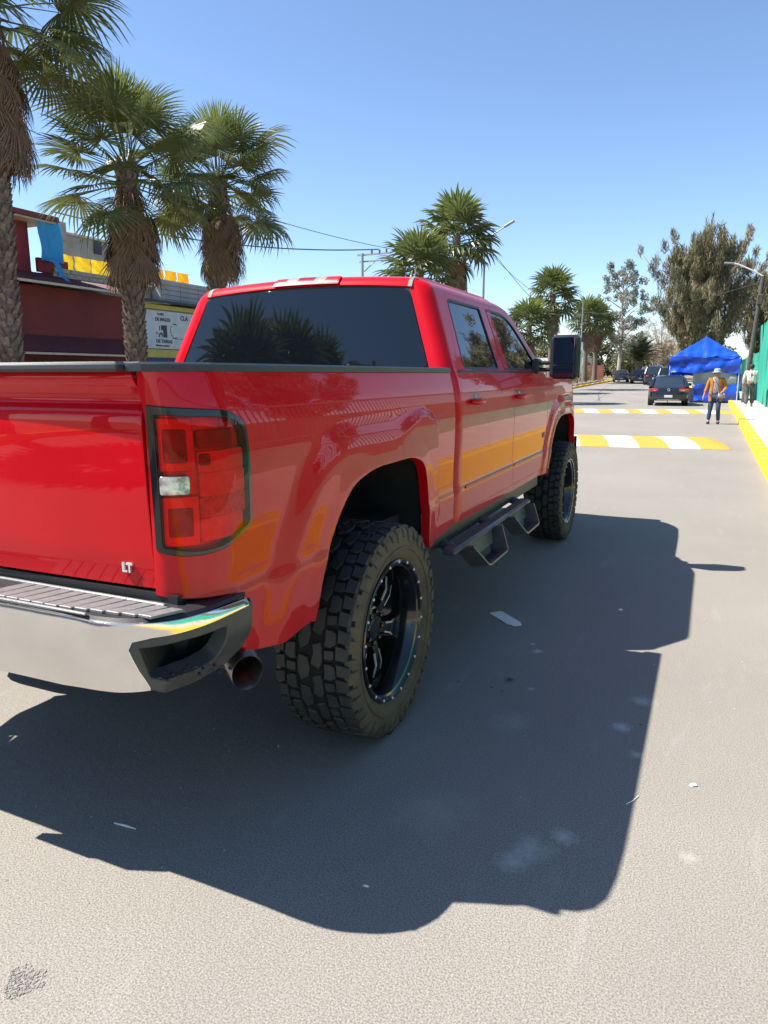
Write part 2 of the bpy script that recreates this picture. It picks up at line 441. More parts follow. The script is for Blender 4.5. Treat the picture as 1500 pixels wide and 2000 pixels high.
# kerb of painted stones, pavement slabs
KERBY = M('kerb_yellow', (.74, .45, .004), .6, var=(3.2, (.56, .40, .12), .57, .68), bump=(50, .003))
kerb = empty('kerb', (3.0, 0, 0)); tag(kerb, kind='structure')
mb = MB(); mb.bbox((.105, 0, .03), (.21, 1.988, .26), .018); km = mb.mesh('kerb_stone', KERBY)
for i in range(48):
    y = -14+2*i; link('kerb_stone', km, None, kerb, (xr(y)-3.0, y, gz(y)), (0, 0, .139 if y > 45 else 0))
CONC = M('pavement_concrete', (.50, .45, .37), .85, var=(1.2, (.43, .385, .32)), bump=(90, .003))
pav = empty('pavement', (3.32, 0, 0)); tag(pav, kind='structure')
mb = MB(); mb.bbox((.80, 0, .05), (1.80, 1.992, .2), .008); km = mb.mesh('paving_slab', CONC)
for i in range(48):
    y = -14+2*i; link('paving_slab', km, None, pav, (xr(y)-3.0, y, gz(y)), (0, 0, .139 if y > 45 else 0))
# far kerb and verge on the left
mb = MB(); mb.bbox((-.11, 0, .03), (.22, 3.98, .24), .015); km = mb.mesh('kerb_stone', KERBY)
lk = empty('far_kerb', (-8.4, 0, 0)); tag(lk, kind='structure')
for i in range(40):
    y = -20+4*i
    o = link('kerb_stone', km, None, lk, (xl(y)+8.4, y, gz(y)))
VERGE = M('dry_verge', (.30, .22, .11), .95, var=(1.5, (.16, .14, .06)), bump=(14, .03))
g = MB(); g.grid(lambda x, y: (x-.013*max(0, y-30), y, gz(y)+.1), [-16, -12, -8.64], ys_far[:-2])
tag(g.build('verge', VERGE), kind='structure')

# speed humps: every painted stripe is a block of its own
def hump(name, cy, x0, x1, wid, h, n, rot, label, first):
    root = empty(name, (x1, cy, 0), rot); tag(root, label, 'speed hump', 'striped speed humps across the road')
    L_ = x1-x0; w = L_/n
    for i in range(n):
        a = -(i)*w; b = -(i+1)*w
        mb = MB(); k = 12
        def fn(u, v, a=a, b=b, i=i):
            t = v; yy = (t-.5)*wid; z = h*(1-(2*t-1)**2)**.8
            sk = -.14*(t-.5)
            end = min(1, max(0, -(a+(b-a)*u)/.05)) if i == 0 else 1
            return (a+(b-a)*u+(sk if 0 < i or u > 0 else 0), yy, .004+z*sqrt(max(0, end)))
        mb.grid(fn, [0, .02, .05, .1, .5, 1] if i == 0 else [0, 1], [j/k for j in range(k+1)])
        mb.build('painted_stripe', HY if (i+first) % 2 == 0 else HW, root, smooth=3)
    return root
HY = M('hump_yellow', (.64, .30, .035), .7, var=(2.6, (.44, .25, .07), .54, .72), bump=(80, .003))
HW = M('hump_white', (.74, .72, .68), .7, var=(2.2, (.42, .40, .37), .56, .74), bump=(80, .003))
hump('speed_hump', 14.5, -8.2, 2.38, 2.7, .09, 18, radians(9), 'nearer yellow and white striped speed hump just ahead of the red pickup', 0)
hump('speed_hump', 28.6, -8.2, 2.75, 2.4, .08, 20, radians(12), 'farther yellow and white striped speed hump behind the person in the orange jacket', 0)

# ================================================================== THE PICKUP
truck = empty('pickup_truck', (0, 0, 0))
tag(truck, 'large red lifted crew cab pickup truck parked on the road', 'pickup truck')

PROF = Curve([(.55, .965), (.66, .978), (.72, .986), (.80, .988), (.874, .991), (.890, .984), (1.0, .984), (1.12, .988), (1.27, .990), (1.36, .984), (1.42, .975), (1.50, .956), (1.56, .936)], .013)
ARCH_R = [(-.60, .40), (-.575, .66), (-.52, .84), (-.40, 1.0), (-.29, 1.095), (-.10, 1.138), (.30, 1.140), (.44, 1.10), (.492, .98), (.508, .80), (.515, .40)]
ARCH_F = [(3.16, .40), (3.21, .72), (3.32, .90), (3.47, 1.07), (3.62, 1.135), (3.80, 1.15), (4.20, 1.145), (4.36, 1.07), (4.43, .92), (4.47, .75), (4.48, .40)]
def seg_d(y, z, poly):
    d = 9.
    for i in range(len(poly)-1):
        ax, ay = poly[i]; bx, by = poly[i+1]; ex, ey = bx-ax, by-ay
        t = ((y-ax)*ex+(z-ay)*ey)/(ex*ex+ey*ey); t = 0 if t < 0 else 1 if t > 1 else t
        q = (y-ax-t*ex)**2+(z-ay-t*ey)**2
        if q < d: d = q
    return sqrt(d)
AR_S = rpoly([(p[0], p[1], .09) for p in ARCH_R], n=4)[1:-1]; AF_S = rpoly([(p[0], p[1], .08) for p in ARCH_F], n=4)[1:-1]
OUT_R = rpoly([(-1.02, .38), (-.82, .95, .2), (-.60, 1.25, .2), (-.38, 1.345, .15), (.46, 1.350, .05), (.66, 1.300, .09), (.675, .80, .03), (.62, .735, .02), (.62, .38)], .05, 4)
def in_poly(y, z, poly):
    c = False; j = len(poly)-1
    for i in range(len(poly)):
        if (poly[i][1] > z) != (poly[j][1] > z) and y < (poly[j][0]-poly[i][0])*(z-poly[i][1])/(poly[j][1]-poly[i][1])+poly[i][0]: c = not c
        j = i
    return c
def flare(y, z):
    f = 0
    if y < 1.0:
        d = seg_d(y, z, AR_S)
        f = .004*(1-sstep(.0, .09, d))
        if in_poly(y, z, OUT_R):
            o = seg_d(y, z, OUT_R); fr = sstep(.1, .5, y)
            f += .026*sstep(0, .032*fr+.15*(1-fr), o)*(.55+.45*(1-sstep(1.0, 1.45, z)))
    elif y > 2.9:
        d = seg_d(y, z, AF_S)
        f = .012*(1-sstep(.0, .05, d))+.020*(1-sstep(.10, .17, d))
    return f
def xs(y, z):
    x = PROF(z)+flare(y, z)
    if y > 4.35: x -= .32*((y-4.35)/.55)**2
    return x
QL = .262
def bed_map(s, z):
    if s >= -.98: return (xs(s, z), s, z)
    X = xs(-.98-(s+.98)*0, z); q = (-.98-s)/QL
    if q <= 1:
        a = q*pi/2; return (.86+(X-.86)*cos(a), -.98-.18*sin(a), z)
    return (.86-(q-1)*QL, -1.16, z)

arch_out = [p for p in AR_S if p[1] > .645]
arch_line = sorted([p for p in arch_out], key=lambda p: AR_S.index(p))
bed_outline = [(-1.268, 1.503), (-1.268, 1.46), (-1.258, 1.425), (-1.250, 1.38), (-1.250, .905), (-1.02, .885), (-.95, .868), (-.935, .675), (-.75, .648)] \
    + [(-.60, .668)]+arch_line+[(.53, .672), (.93, .695), (.935, 1.503)]
TLo = rpoly([(-1.247, 1.420, .01), (-1.238, 1.026, .012), (-1.12, 1.008, .05), (-1.01, 1.014, .06), (-.888, 1.062, .03), (-.900, 1.368, .06), (-.98, 1.402, .03)], .03, 6)
for mir in (False, True):
    patch('bed_side', bed_outline, bed_map, .017, RED, truck, holes=[TLo], mirror=mir, depth=.045)
# tail lights
def inset(poly, d):
    n = len(poly); A = sum(poly[i][0]*poly[(i+1) % n][1]-poly[(i+1) % n][0]*poly[i][1] for i in range(n)); sg = 1 if A > 0 else -1
    out = []
    for i in range(n):
        a = Vector(poly[i-1]); b = Vector(poly[i]); c = Vector(poly[(i+1) % n])
        e1 = (b-a).normalized(); e2 = (c-b).normalized(); t = (e1+e2).normalized(); nn = Vector((-t.y, t.x))*sg
        out.append(tuple(b+nn*d))
    return out
for mir in (False, True):
    out = inset(TLo, .004)
    lens_o = rpoly([(-1.218, 1.396, .01), (-1.212, 1.038, .012), (-1.10, 1.022, .02), (-1.01, 1.026, .04), (-.903, 1.072, .02), (-.914, 1.356, .03), (-.99, 1.384, .02)], .02, 5)
    tl = patch('tail_light', out, bed_map, .02, M('lamp_bezel', (.006, .007, .008), .10, 0, .25, coat_rough=.01), truck, holes=[lens_o], mirror=mir, depth=.05, off=.004)
    patch('lamp_lens', inset(lens_o, .0006), bed_map, .018, LENS, tl, mirror=mir, depth=.004, off=.003)
    # lamp housing cells behind the lens
    def cell(nm, a, b, c, d, mt, o_, parent=tl):
        patch(nm, rpoly([(a, c), (b, c), (b, d), (a, d)], .006, 3), bed_map, .02, mt, parent, mirror=mir, depth=.02, off=o_)
    cell('lamp_housing', -1.224, -.893, 1.018, 1.398, LRED, -.024)
    cell('reflector_cell', -1.212, -1.096, 1.245, 1.382, LRED, -.010)
    cell('reflector_cell', -1.192, -1.120, 1.268, 1.352, LDARK, -.007)
    cell('reversing_lamp', -1.206, -1.120, 1.184, 1.230, LCLR, .005)
    cell('reflector_cell', -1.208, -1.090, 1.040, 1.172, LRED, -.010)
    cell('reflector_cell', -1.188, -1.110, 1.066, 1.142, LDARK, -.008)
    cell('reflector_cell', -1.084, -.960, 1.304, 1.348, LDARK, -.009)
    cell('reflector_cell', -1.086, -.918, 1.238, 1.292, LBRI, -.009)
    cell('reflector_cell', -1.082, -1.052, 1.258, 1.284, LDARK, -.004)
    cell('reflector_cell', -1.084, -.915, 1.172, 1.234, LBRI, -.008)
    cell('reflector_cell', -1.084, -.914, 1.112, 1.168, M('lamp_pink', (.85, .16, .16), .3, .3, var=(60, (.6, .04, .05))), -.008)
    cell('reflector_cell', -1.084, -.925, 1.046, 1.108, LBRI, -.009)

# tailgate
TG = Curve([(.85, 0.), (.93, .0), (1.0, .007), (1.2, .016), (1.36, .020), (1.396, .018), (1.404, .010), (1.432, -.018), (1.442, -.016), (1.475, .016), (1.49, .024), (1.505, .018), (1.55, -.03)], .006)
def tg_map(x, z): return (x, -1.148-TG(z)-.014*(1-(x/.84)**2), z)
half = [(.822, 1.503), (.824, 1.46), (.836, 1.425), (.843, 1.39), (.843, .918)]
tgo = half+[(-a, b) for a, b in reversed(half)]
tailgate = patch('tailgate', tgo, tg_map, .03, RED, truck, sgn=1, depth=.03)
mb = MB(); mb.bbox((0, -1.155, 1.516), (1.646, .125, .026), .008); mb.build('tailgate_cap', CAPP, tailgate, smooth=.6)
MT = lambda x, y, z: Matrix.Translation((x, y, z)) @ Matrix.Rotation(pi/2, 4, 'X')
text_mesh('badge_letter', 'L', .036, .0035, MILLED, tailgate, MT(.735, -1.158, .958), .0012)
text_mesh('badge_letter', 'T', .036, .0035, MILLED, tailgate, MT(.7515, -1.158, .958), .0012)
mb = MB(); mb.bbox((0, -1.19, 1.25), (.26, .03, .075), .012); th = mb.build('tailgate_handle', BLACKP, tailgate, smooth=.6)
# bow-tie emblem stays out of frame on the far half of the tailgate
# bed rail caps with the dark seam at the rear corner
for sg in (1, -1):
    mb = MB()
    path = [(.826, -1.190), (.868, -1.180), (.908, -1.150), (.936, -1.095), (.951, -1.0), (.959, -.85), (.961, -.6), (.961, .2), (.959, .935)]
    for i in range(len(path)-1):
        (x1, y1), (x2, y2) = path[i], path[i+1]
        def ip(x, y): 
            return (x-.075 if y > -1.0 else x-.05, y if y > -1.0 else y+.05)
        a1, a2 = ip(x1, y1), ip(x2, y2); z0, z1 = 1.504, 1.528
        V = [(x1*sg, y1, z0), (x2*sg, y2, z0), (x2*sg, y2, z1-.006), (x1*sg, y1, z1-.006), (x1*sg-.007*sg, y1+.002, z1), (x2*sg-.007*sg, y2+.002, z1), (a2[0]*sg, a2[1], z1), (a1[0]*sg, a1[1], z1), (a2[0]*sg, a2[1], z0), (a1[0]*sg, a1[1], z0)]
        mb.add(V, [(0, 1, 2, 3), (3, 2, 5, 4), (4, 5, 6, 7), (7, 6, 8, 9), (9, 8, 1, 0)])
    mb.build('bed_rail_cap', CAPP, truck, smooth=.7)
mb = MB()   # cargo box: floor, inner walls, front wall
mb.box((0, -.11, .98), (1.10, 2.06, .03)); mb.box((0, -.88, .978), (1.80, .48, .03)); mb.box((0, .73, .978), (1.80, .36, .03)); mb.box((.86, -.11, 1.325), (.03, 2.06, .33)); mb.box((-.86, -.11, 1.325), (.03, 2.06, .33)); mb.box((0, .90, 1.24), (1.80, .03, .5))
for sg in (1, -1): mb.bbox((sg*.69, 0, 1.185), (.30, 1.1, .05), .01)
for i in range(13): mb.box((-.55+i*.092, -.11, 1.0), (.045, 2.0, .02))
mb.build('cargo_box', M('bed_liner', (.03, .03, .03), .8, bump=(200, .002)), truck)

# ---- rear bumper
BP = Curve([(0., 0., -1.318), (.45, .45, -1.314), (.66, .66, -1.316), (.82, .815, -1.325), (.92, .90, -1.290), (1.02, .975, -1.235), (1.12, 1.010, -1.145), (1.30, 1.025, -.965), (1.4, 1.03, -.86)], .04)
def bump_map(s, z):
    x, y = BP(s), BP(s, 1)
    k = (z-.860)
    hx = sstep(.8, 1.1, s)
    d = .007*sstep(0, .008, -k)-(.03+.05*hx)*sstep(.07, .24, -k)-.006*sstep(-.002, .006, k)
    return (x+d*hx, y-d*(1-hx), z)
zb = lambda s: .645+.05*sstep(.55, .9, s)
chro = [(0, .866), (.6, .866), (.95, .866), (1.10, .866), (1.285, .863), (1.28, .845), (1.08, .838), (.96, .832), (.905, .822, .01), (.893, .80), (.915, .735), (.945, .675), (.8, .672), (.62, .655), (0, .645)]
chro2 = [(p[0], p[1]) for p in chro]
full = chro2+[(-a, b) for a, b in reversed(chro2) if a > 0]
def bump_map2(s, z):
    x, y, z = bump_map(abs(s), z); return (x if s >= 0 else -x, y, z)
bumper = patch('rear_bumper', full, bump_map2, .016, CHROME, truck, depth=.012, roll=.004)
for mir in (False, True):
    # grey corner surround with the step opening
    so_ = [(1.30, .862), (1.285, .848), (1.08, .834), (.96, .826), (.908, .816), (.899, .80), (.921, .73), (.951, .675), (1.02, .656), (1.14, .652), (1.25, .664), (1.29, .70)]
    hole = rpoly([(.915, .806, .012), (.940, .712, .01), (.99, .694), (1.12, .690, .03), (1.185, .706, .02), (1.200, .815, .015), (1.05, .816)], .02, 4)
    cs = patch('bumper_corner', so_, bump_map, .02, GREYP, bumper, holes=[hole], mirror=mir, depth=.05, roll=.006, off=-.002)
    sg = -1 if mir else 1
    mb = MB(); r_ = []
    ring_o = [bump_map(s, z) for s, z in hole]
    inner = [(.80+(x-.80)*.55 if x > .8 else x, -1.02+(y+1.02)*.35, z*.96+.03 if z > .75 else z+.006) for x, y, z in ring_o]
    n_ = len(ring_o); ro = [(x*sg-.004*sg, y+.012, z) for x, y, z in ring_o]; ri = [(x*sg, y, z) for x, y, z in inner]
    mb.add(ro+ri, [(i, (i+1) % n_, n_+(i+1) % n_, n_+i) for i in range(n_)]+[tuple(range(n_, 2*n_))])
    mb.build('step_recess', BLACKP, bumper)
    mb = MB()   # grip studs on the tread of the corner step
    for i in range(7):
        for j in range(5):
            x = .90+.026*i+(.013 if j % 2 else 0); y = -1.245+.032*j
            if x < .99-(.0 if y > -1.2 else .03)+.03*j*0.6: mb.box((sg*x, y, .711), (.015, .008, .006), rz=.6 if (i+j) % 2 else -.6, taper=.6)
    mb.build('grip_studs', BLACKP, bumper)
# step pad on top of the bumper
def plan(s): return BP(s), BP(s, 1)
mb = MB(); P_ = []
for i in range(-30, 31):
    s = i/30*1.29; x, y = plan(abs(s)); x = x if s >= 0 else -x
    k = sstep(.8, 1.1, abs(s)); P_.append(((x-(.012 if s > 0 else -.012)*k, y+.012*(1-k)), (max(-.96, min(.96, x*.985)), -1.165+.10*k)))
V = []; 
for (a, b) in P_:
    V += [(a[0], a[1], .868), (a[0]*.995, a[1]+.008, .878), (b[0], b[1], .884), (b[0], b[1], .80)]
mb.add(V, [(i*4+j, i*4+j+1, i*4+j+5, i*4+j+4) for i in range(60) for j in range(3)])
pad = mb.build('step_pad', BLACKP, bumper, smooth=.7)
PADG = M('step_pad_grey', (.15, .152, .155), .38, var=(60, (.19, .19, .19)), bump=(240, .0006))
def padz(y): return .8805+(y+1.31)/.15*.0045
# raised ribbed plates along the pad: each plate is a piece of its own
def plate(x0, x1, nm='tread_plate'):
    mb = MB(); sk = .045
    ya, yb = -1.300+max(0, abs(x0+.02)-.62)*.12, -1.190
    V = []
    for (z_, i_) in ((-.002, 0), (.004, 0), (.0055, .0025)):
        V += [(x0+i_, ya+i_, padz(ya)+z_), (x1-i_, ya+i_, padz(ya)+z_), (x1+sk-i_, yb-i_, padz(yb)+z_), (x0+sk+i_, yb-i_, padz(yb)+z_)]
    mb.add(V, [(0, 1, 5, 4), (1, 2, 6, 5), (2, 3, 7, 6), (3, 0, 4, 7), (4, 5, 9, 8), (5, 6, 10, 9), (6, 7, 11, 10), (7, 4, 8, 11), (8, 9, 10, 11)])
    mb.build(nm, PADG, bumper)
for i in range(12): plate(.335+i*.050, .335+i*.050+.044)
for i in range(12): plate(-.385-i*.050, -.385-i*.050+.044)
mb = MB(); mb.bbox((0, -1.309, .881), (1.50, .010, .008), .003); mb.bbox((0, -1.180, .886), (1.80, .012, .010), .003)
mb.build('pad_rim', PADG, bumper)
mb = MB(); mb.box((0, -1.17, .77), (1.5, .18, .16)); mb.box((.03, -1.22, .58), (.09, .20, .09)); mb.box((.03, -1.30, .57), (.24, .03, .11))
mb.tube([(-.5, -1.12, .60), (.5, -1.12, .60)], .035, 10)
mb.build('tow_hitch', UNDER, truck)
# plate recess on the chrome (left of the picture edge)
mb = MB(); mb.bbox((0, -1.347, .765), (.36, .012, .17), .006); mb.build('licence_plate', WHITE, bumper)
# dark filler between tailgate, bumper and body
mb = MB(); mb.box((0, -1.09, .882), (1.84, .13, .05)); mb.build('sill_filler', BLACKP, truck)

# exhaust tip
mb = MB(); A = Vector((.886, -.887, .667)); D = Vector((.36, -.90, -.16)).normalized()
D = Vector((.77, -.47, -.35)).normalized()
e1 = D.cross(Vector((0, 0, 1))).normalized(); e2 = D.cross(e1)
cut = Vector((.2, -.9, .35)).normalized()
def ringp(L, r, slant=0):
    o = []
    for j in range(28):
        t = 2*pi*j/28; off = e1*cos(t)*r+e2*sin(t)*r
        o.append(A+D*(L+slant*sin(t))+off)
    return o
rings = [ringp(-.05, .046), ringp(.0, .052), ringp(.13, .052, .018), ringp(.135, .050, .018), ringp(.12, .046, .018), ringp(.0, .044)]
V = [p for r in rings for p in r]
mb.add(V, [(i*28+j, i*28+(j+1) % 28, (i+1)*28+(j+1) % 28, (i+1)*28+j) for i in range(5) for j in range(28)])
mb.tube([(.55, 1.2, .60), (.62, .7, .66), (.66, -.45, .72), (.78, -.82, .72), tuple(A)], .036, 12)
mb.build('exhaust_pipe', STEEL, truck, smooth=.8)

# ---- cab
CP = Curve([(1.0, .0, 1.0), (1.50, 0., 1.50), (1.93, -.160, 1.93), (1.96, -.176, 1.96), (1.99, -.200, 1.984), (2.02, -.228, 2.000), (2.06, -.266, 2.012), (2.12, -.32, 2.02)], .014)
def yb(t): return .965+.25*max(0., t-1.5)
def cabX(y, t):
    if t < 1.42: return xs(y, t), t
    base = xs(y, min(t, 1.5)) if t < 1.5 else .950
    return base+CP(t, 0), CP(t, 1) if t > 1.5 else t
def cab_map(s, t):
    if s >= 1.04:
        X, z = cabX(s, t); sh = (yb(t)-.965)*(1-sstep(1.04, 1.45, s))
        return (X, s+sh, z)
    X, z = cabX(1.04, t); q = (1.04-s)/.118; y0 = yb(t)
    r = .075
    if q <= 1: return (X-r*(1-cos(q*pi/2)), y0+r*(1-sin(q*pi/2)), z)
    return (X-r-(q-1)*.118, y0, z)
A_out = [(3.235, 1.485), (3.16, 1.57), (2.90, 1.775), (2.76, 1.875), (2.62, 1.945), (2.45, 1.985), (2.25, 2.005)]
cab_out = [(.882, .70), (3.19, .70), (3.19, .735), (3.242, .742), (3.242, 1.485)]+A_out[1:]+[(2.1, 2.045), (1.12, 2.045), (1.01, 2.03), (.93, 1.99), (.888, 1.955)]
rd = rpoly([(1.065, .745, .04), (2.165, .745, .006), (2.165, 1.945, .01), (1.235, 1.945, .05), (1.10, 1.52, .08), (1.062, 1.40, .1)], .02, 4)
fd = rpoly([(2.173, .745, .006), (3.20, .745, .03), (3.236, .80, .02), (3.236, 1.478, .02), (3.13, 1.555, .03), (2.88, 1.752, .06), (2.73, 1.850, .08), (2.60, 1.915, .08), (2.42, 1.945, .06), (2.173, 1.945, .01)], .02, 4)
dh = rpoly([(1.061, .741, .04), (3.20, .741, .03), (3.240, .80, .02), (3.240, 1.481, .02), (3.133, 1.558, .03), (2.883, 1.755, .06), (2.733, 1.854, .08), (2.602, 1.919, .08), (2.42, 1.949, .06), (1.232, 1.949, .05), (1.096, 1.52, .08), (1.058, 1.40, .1)], .02, 4)
rw = rpoly([(1.20, 1.522, .05), (1.925, 1.522, .02), (1.925, 1.915, .02), (1.262, 1.915, .06)], .03, 5)
fw = rpoly([(2.055, 1.522, .02), (3.08, 1.522, .03), (2.845, 1.725, .05), (2.70, 1.832, .06), (2.57, 1.893, .07), (2.40, 1.915, .05), (2.055, 1.915, .02)], .03, 5)
SEAL = M('window_seal', (.008, .008, .009), .4, bump=(100, .0005))
for mir in (False, True):
    sg = -1 if mir else 1
    side = patch('cab_side', cab_out, cab_map, .026, RED, truck, holes=[dh], mirror=mir, depth=.03)
    for (ol, wn, hy) in ((rd, rw, 1.30), (fd, fw, 2.30)):
        door = patch('door', inset(ol, .0005), cab_map, .026, RED, truck, holes=[wn], mirror=mir, depth=.03)
        patch('window_seal', wn, cab_map, .03, SEAL, door, holes=[inset(wn, .014)], mirror=mir, depth=.02, roll=.0, off=.0015)
        patch('window_glass', inset(wn, .010), cab_map, .03, GLASS, door, mirror=mir, depth=.004, off=-.006)
        # belt strip
        a, b = (1.10, 2.165) if hy < 2 else (2.173, 3.16)
        patch('belt_strip', [(a, 1.503), (b, 1.503), (b, 1.514), (a, 1.514)], cab_map, .05, SEAL, door, mirror=mir, depth=.004, off=.004)
        # handle: cup and bar
        mb = MB(); X = xs(hy, 1.345)
        mb.lathe([(0, .001), (.002, .03), (-.004, .048)], 20, 'X', c=(X-.001, hy, 1.345))
        mb.v = [(x*sg, y, z) for x, y, z in mb.v]; mb.build('handle_cup', M('cup_red', (.10, .001, .004), .3, 0, 1, coat_rough=.02), door, smooth=3)
        mb = MB(); mb.tube([(X+.004, hy-.10, 1.345), (X+.020, hy-.085, 1.345), (X+.030, hy-.04, 1.347), (X+.032, hy+.02, 1.347), (X+.024, hy+.07, 1.346), (X+.004, hy+.09, 1.345)], [.010, .016, .019, .020, .018, .012], 12)
        mb.v = [(x*sg, y, z) for x, y, z in mb.v]; mb.build('handle', RED, door, smooth=3)
        # lower door moulding groove
        patch('door_moulding', [(a+.03, .874), (b-.02 if hy < 2 else b-.06, .874), (b-.02 if hy < 2 else b-.06, .886), (a+.03, .886)], cab_map, .06, RED, door, mirror=mir, depth=.004, off=.005)
    # front fender
    ff = [p for p in AF_S if p[1] > .66]
    fo = [(3.248, 1.47), (3.248, .80), (3.215, .72)]+ff+[(4.50, .72), (4.86, .74), (4.86, 1.25), (4.70, 1.40), (4.0, 1.455)]
    patch('front_fender', fo, lambda y, z: (xs(y, z), y, z), .028, RED, truck, mirror=mir, depth=.05)
    patch('fender_badge', rpoly([(3.10, 1.00), (3.17, 1.00), (3.17, 1.035), (3.10, 1.035)], .002), cab_map, .03, M('badge_dark', (.03, .03, .035), .4), truck, mirror=mir, depth=.003, off=.004,
          holes=[[(3.112, 1.008), (3.122, 1.008), (3.122, 1.027), (3.112, 1.027)], [(3.132, 1.008), (3.142, 1.008), (3.142, 1.027), (3.132, 1.027)]])
mb = MB(); mb.box((0, .985, 1.20), (1.66, .02, .66)); mb.build('cab_back_panel', RED, truck)
# rear window
def rg_map(x, t): return (x, yb(t)-.022*(1-(x/.82)**2)+.004, t+.030*(1-(x/.72)**2)*max(0, (t-1.52)/.43))
rgo = rpoly([(-.822, 1.53, .04), (.822, 1.53, .04), (.668, 1.948, .05), (-.668, 1.948, .05)], .04, 5)
rws = patch('rear_window', inset(rgo, .004), rg_map, .04, GLASS, truck, depth=.006)
patch('window_seal', inset(rgo, -.010), lambda x, t: (lambda p: (p[0], p[1]+.006, p[2]))(rg_map(x, t)), .05, SEAL, rws, depth=.03)
patch('cab_back_sill', [(-.84, 1.44), (.84, 1.44), (.835, 1.528), (-.835, 1.528)], lambda x, t: (x, .962-.018*(1-(x/.84)**2), t), .06, RED, truck, depth=.02)
# roof
RP = Curve([(-.06, 1.066, 1.93), (0., 1.078, 1.958), (.035, 1.090, 1.988), (.07, 1.115, 2.008), (.14, 1.18, 2.019), (1.26, 2.30, 2.020), (1.50, 2.54, 2.000), (1.68, 2.70, 1.950), (1.75, 2.76, 1.92)], .016)
def roof_map(x, w):
    c = 1-(x/.72)**2; k = sstep(.0, .12, w)
    return (x, RP(w)-.022*c*(1-k)-.01*c*sstep(1.4, 1.6, w), RP(w, 1)+.034*c-.0035)
roof = patch('roof', rpoly([(-.690, .0, .02), (.690, .0, .02), (.70, .2), (.70, 1.68), (-.70, 1.68), (-.70, .2)], .02, 3), roof_map, .035, RED, truck, depth=.02)
for x in (-.655, .672):
    mb = MB()
    w = [-.005, .02, .04, .06, .09, .13]
    V = []
    for q in w:
        p = Vector(roof_map(x, q)); V += [(p.x-.012, p.y-.004, p.z+.003), (p.x+.012, p.y-.004, p.z+.001)]
    mb.add(V, [(2*i, 2*i+1, 2*i+3, 2*i+2) for i in range(len(w)-1)])
    mb.build('roof_joint_cover', M('clear_tape', (.17, .17, .15), .6, bump=(60, .002)), roof)
# third brake light with cargo lamps
def tb_map(x, w): return roof_map(x, w)
tb = patch('third_brake_light', rpoly([(-.175, .006), (.245, .006), (.245, .066), (-.175, .066)], .006, 3), tb_map, .03, M('brake_red', (.50, .004, .01), .3, var=(40, (.38, .002, .006))), truck, depth=.012, off=.010)
for (a, b, mt) in ((-.16, -.10, M('brake_red', (.50, .004, .01), .3, var=(40, (.38, .002, .006)))), (-.098, -.02, M('cargo_lamp', (.20, .10, .10), .5, 0, var=(50, (.35, .25, .25)))), (-.017, .085, LDARK), (.088, .158, MATS.get('cargo_lamp') or LCLR), (.16, .238, MATS['brake_red'])):
    patch('brake_light_cell', [(a, .012), (b, .012), (b, .058), (a, .058)], tb_map, .03, mt, tb, depth=.003, off=.0125)
patch('brake_light_lens', rpoly([(-.172, .009), (.242, .009), (.242, .063), (-.172, .063)], .006, 3), tb_map, .03, LENS if 0 else M('clear_gloss', (.5, .004, .008), .25, 0, .3), tb, depth=.002, off=.011)
mb = MB(); mb.box((.036, 1.073, 1.975), (.44, .02, .012)); mb.build('brake_light_gasket', BLACKP, tb)
# windscreen, bonnet, grille, bumper
mb = MB()
mb.grid(lambda u, v: ((.70+.14*v)*u, 2.72+.62*v-.10*u*u*v-.04*u*u, 1.965-.47*v+.02*(1-u*u)), [i/8-1 for i in range(17)], [i/6 for i in range(7)])
mb.build('windscreen', GLASS, truck, smooth=3)
mb = MB()
mb.grid(lambda u, v: (.945*u*(1-.10*v**4), 3.20+1.58*v, 1.495-.05*v-.10*v**5-.05*abs(u)**6+.035*(1-u*u)*(1-v)+.012*(1 if abs(u) < .6 else 0)), [i/12-1 for i in range(25)], [i/12 for i in range(13)])
mb.build('bonnet', RED, truck, smooth=3)
mb = MB(); mb.bbox((0, 4.80, 1.13), (1.55, .08, .42), .03); gr = mb.build('grille', BLACKP, truck)
for sg in (1, -1):
    mb = MB(); mb.bbox((sg*.76, 4.80, 1.16), (.26, .12, .30), .03); mb.build('headlight', M('headlight_glass', (.5, .5, .5), .05, .6, 1), truck)
mb = MB(); mb.grid(lambda u, v: (.98*u, 4.98-.20*u**4, .62+.26*v), [i/10-1 for i in range(21)], [0, .5, 1]); mb.grid(lambda u, v: (.98*u, 4.98-.20*u**4-.25*v, .88), [i/10-1 for i in range(21)], [0, 1])
mb.build('front_bumper', CHROME, truck, smooth=.8)
# inner cabin: seats, so the glass never shows a void
mb = MB(); mb.bbox((0, 2.1, 1.0), (1.6, 2.1, .5), .05)
for sg in (1, -1): mb.bbox((sg*.4, 2.35, 1.35), (.5, .16, .7), .06)
mb.build('cabin', M('cabin_cloth', (.03, .03, .03), .9, bump=(90, .003)), truck)

# ---- wheel arches, frame, axles
for (arc, cx) in ((AR_S, 0), (AF_S, 3.92)):
    for sg in (1, -1):
        mb = MB(); A_ = [(cx+(y-cx)*1.03, .7+(z-.7)*1.03) for y, z in arc if z > .60]; n_ = len(A_)
        V = [(sg*.965, y, z) for y, z in A_]+[(sg*.56, y, z) for y, z in A_]
        mb.add(V, [(i, i+1, n_+i+1, n_+i) for i in range(n_-1)]+[tuple(range(n_, 2*n_))])
        mb.build('wheel_arch_liner', UNDER, truck)
mb = MB()
for sg in (1, -1):
    mb.box((sg*.45, 1.9, .70), (.09, 5.9, .16)); mb.box((sg*.62, 0, .60), (.07, 1.5, .05)); mb.tube([(sg*.58, -.12, .50), (sg*.56, -.30, 1.0)], .03, 10)
    mb.tube([(sg*.58, 3.8, .50), (sg*.56, 3.8, 1.0)], .04, 10)
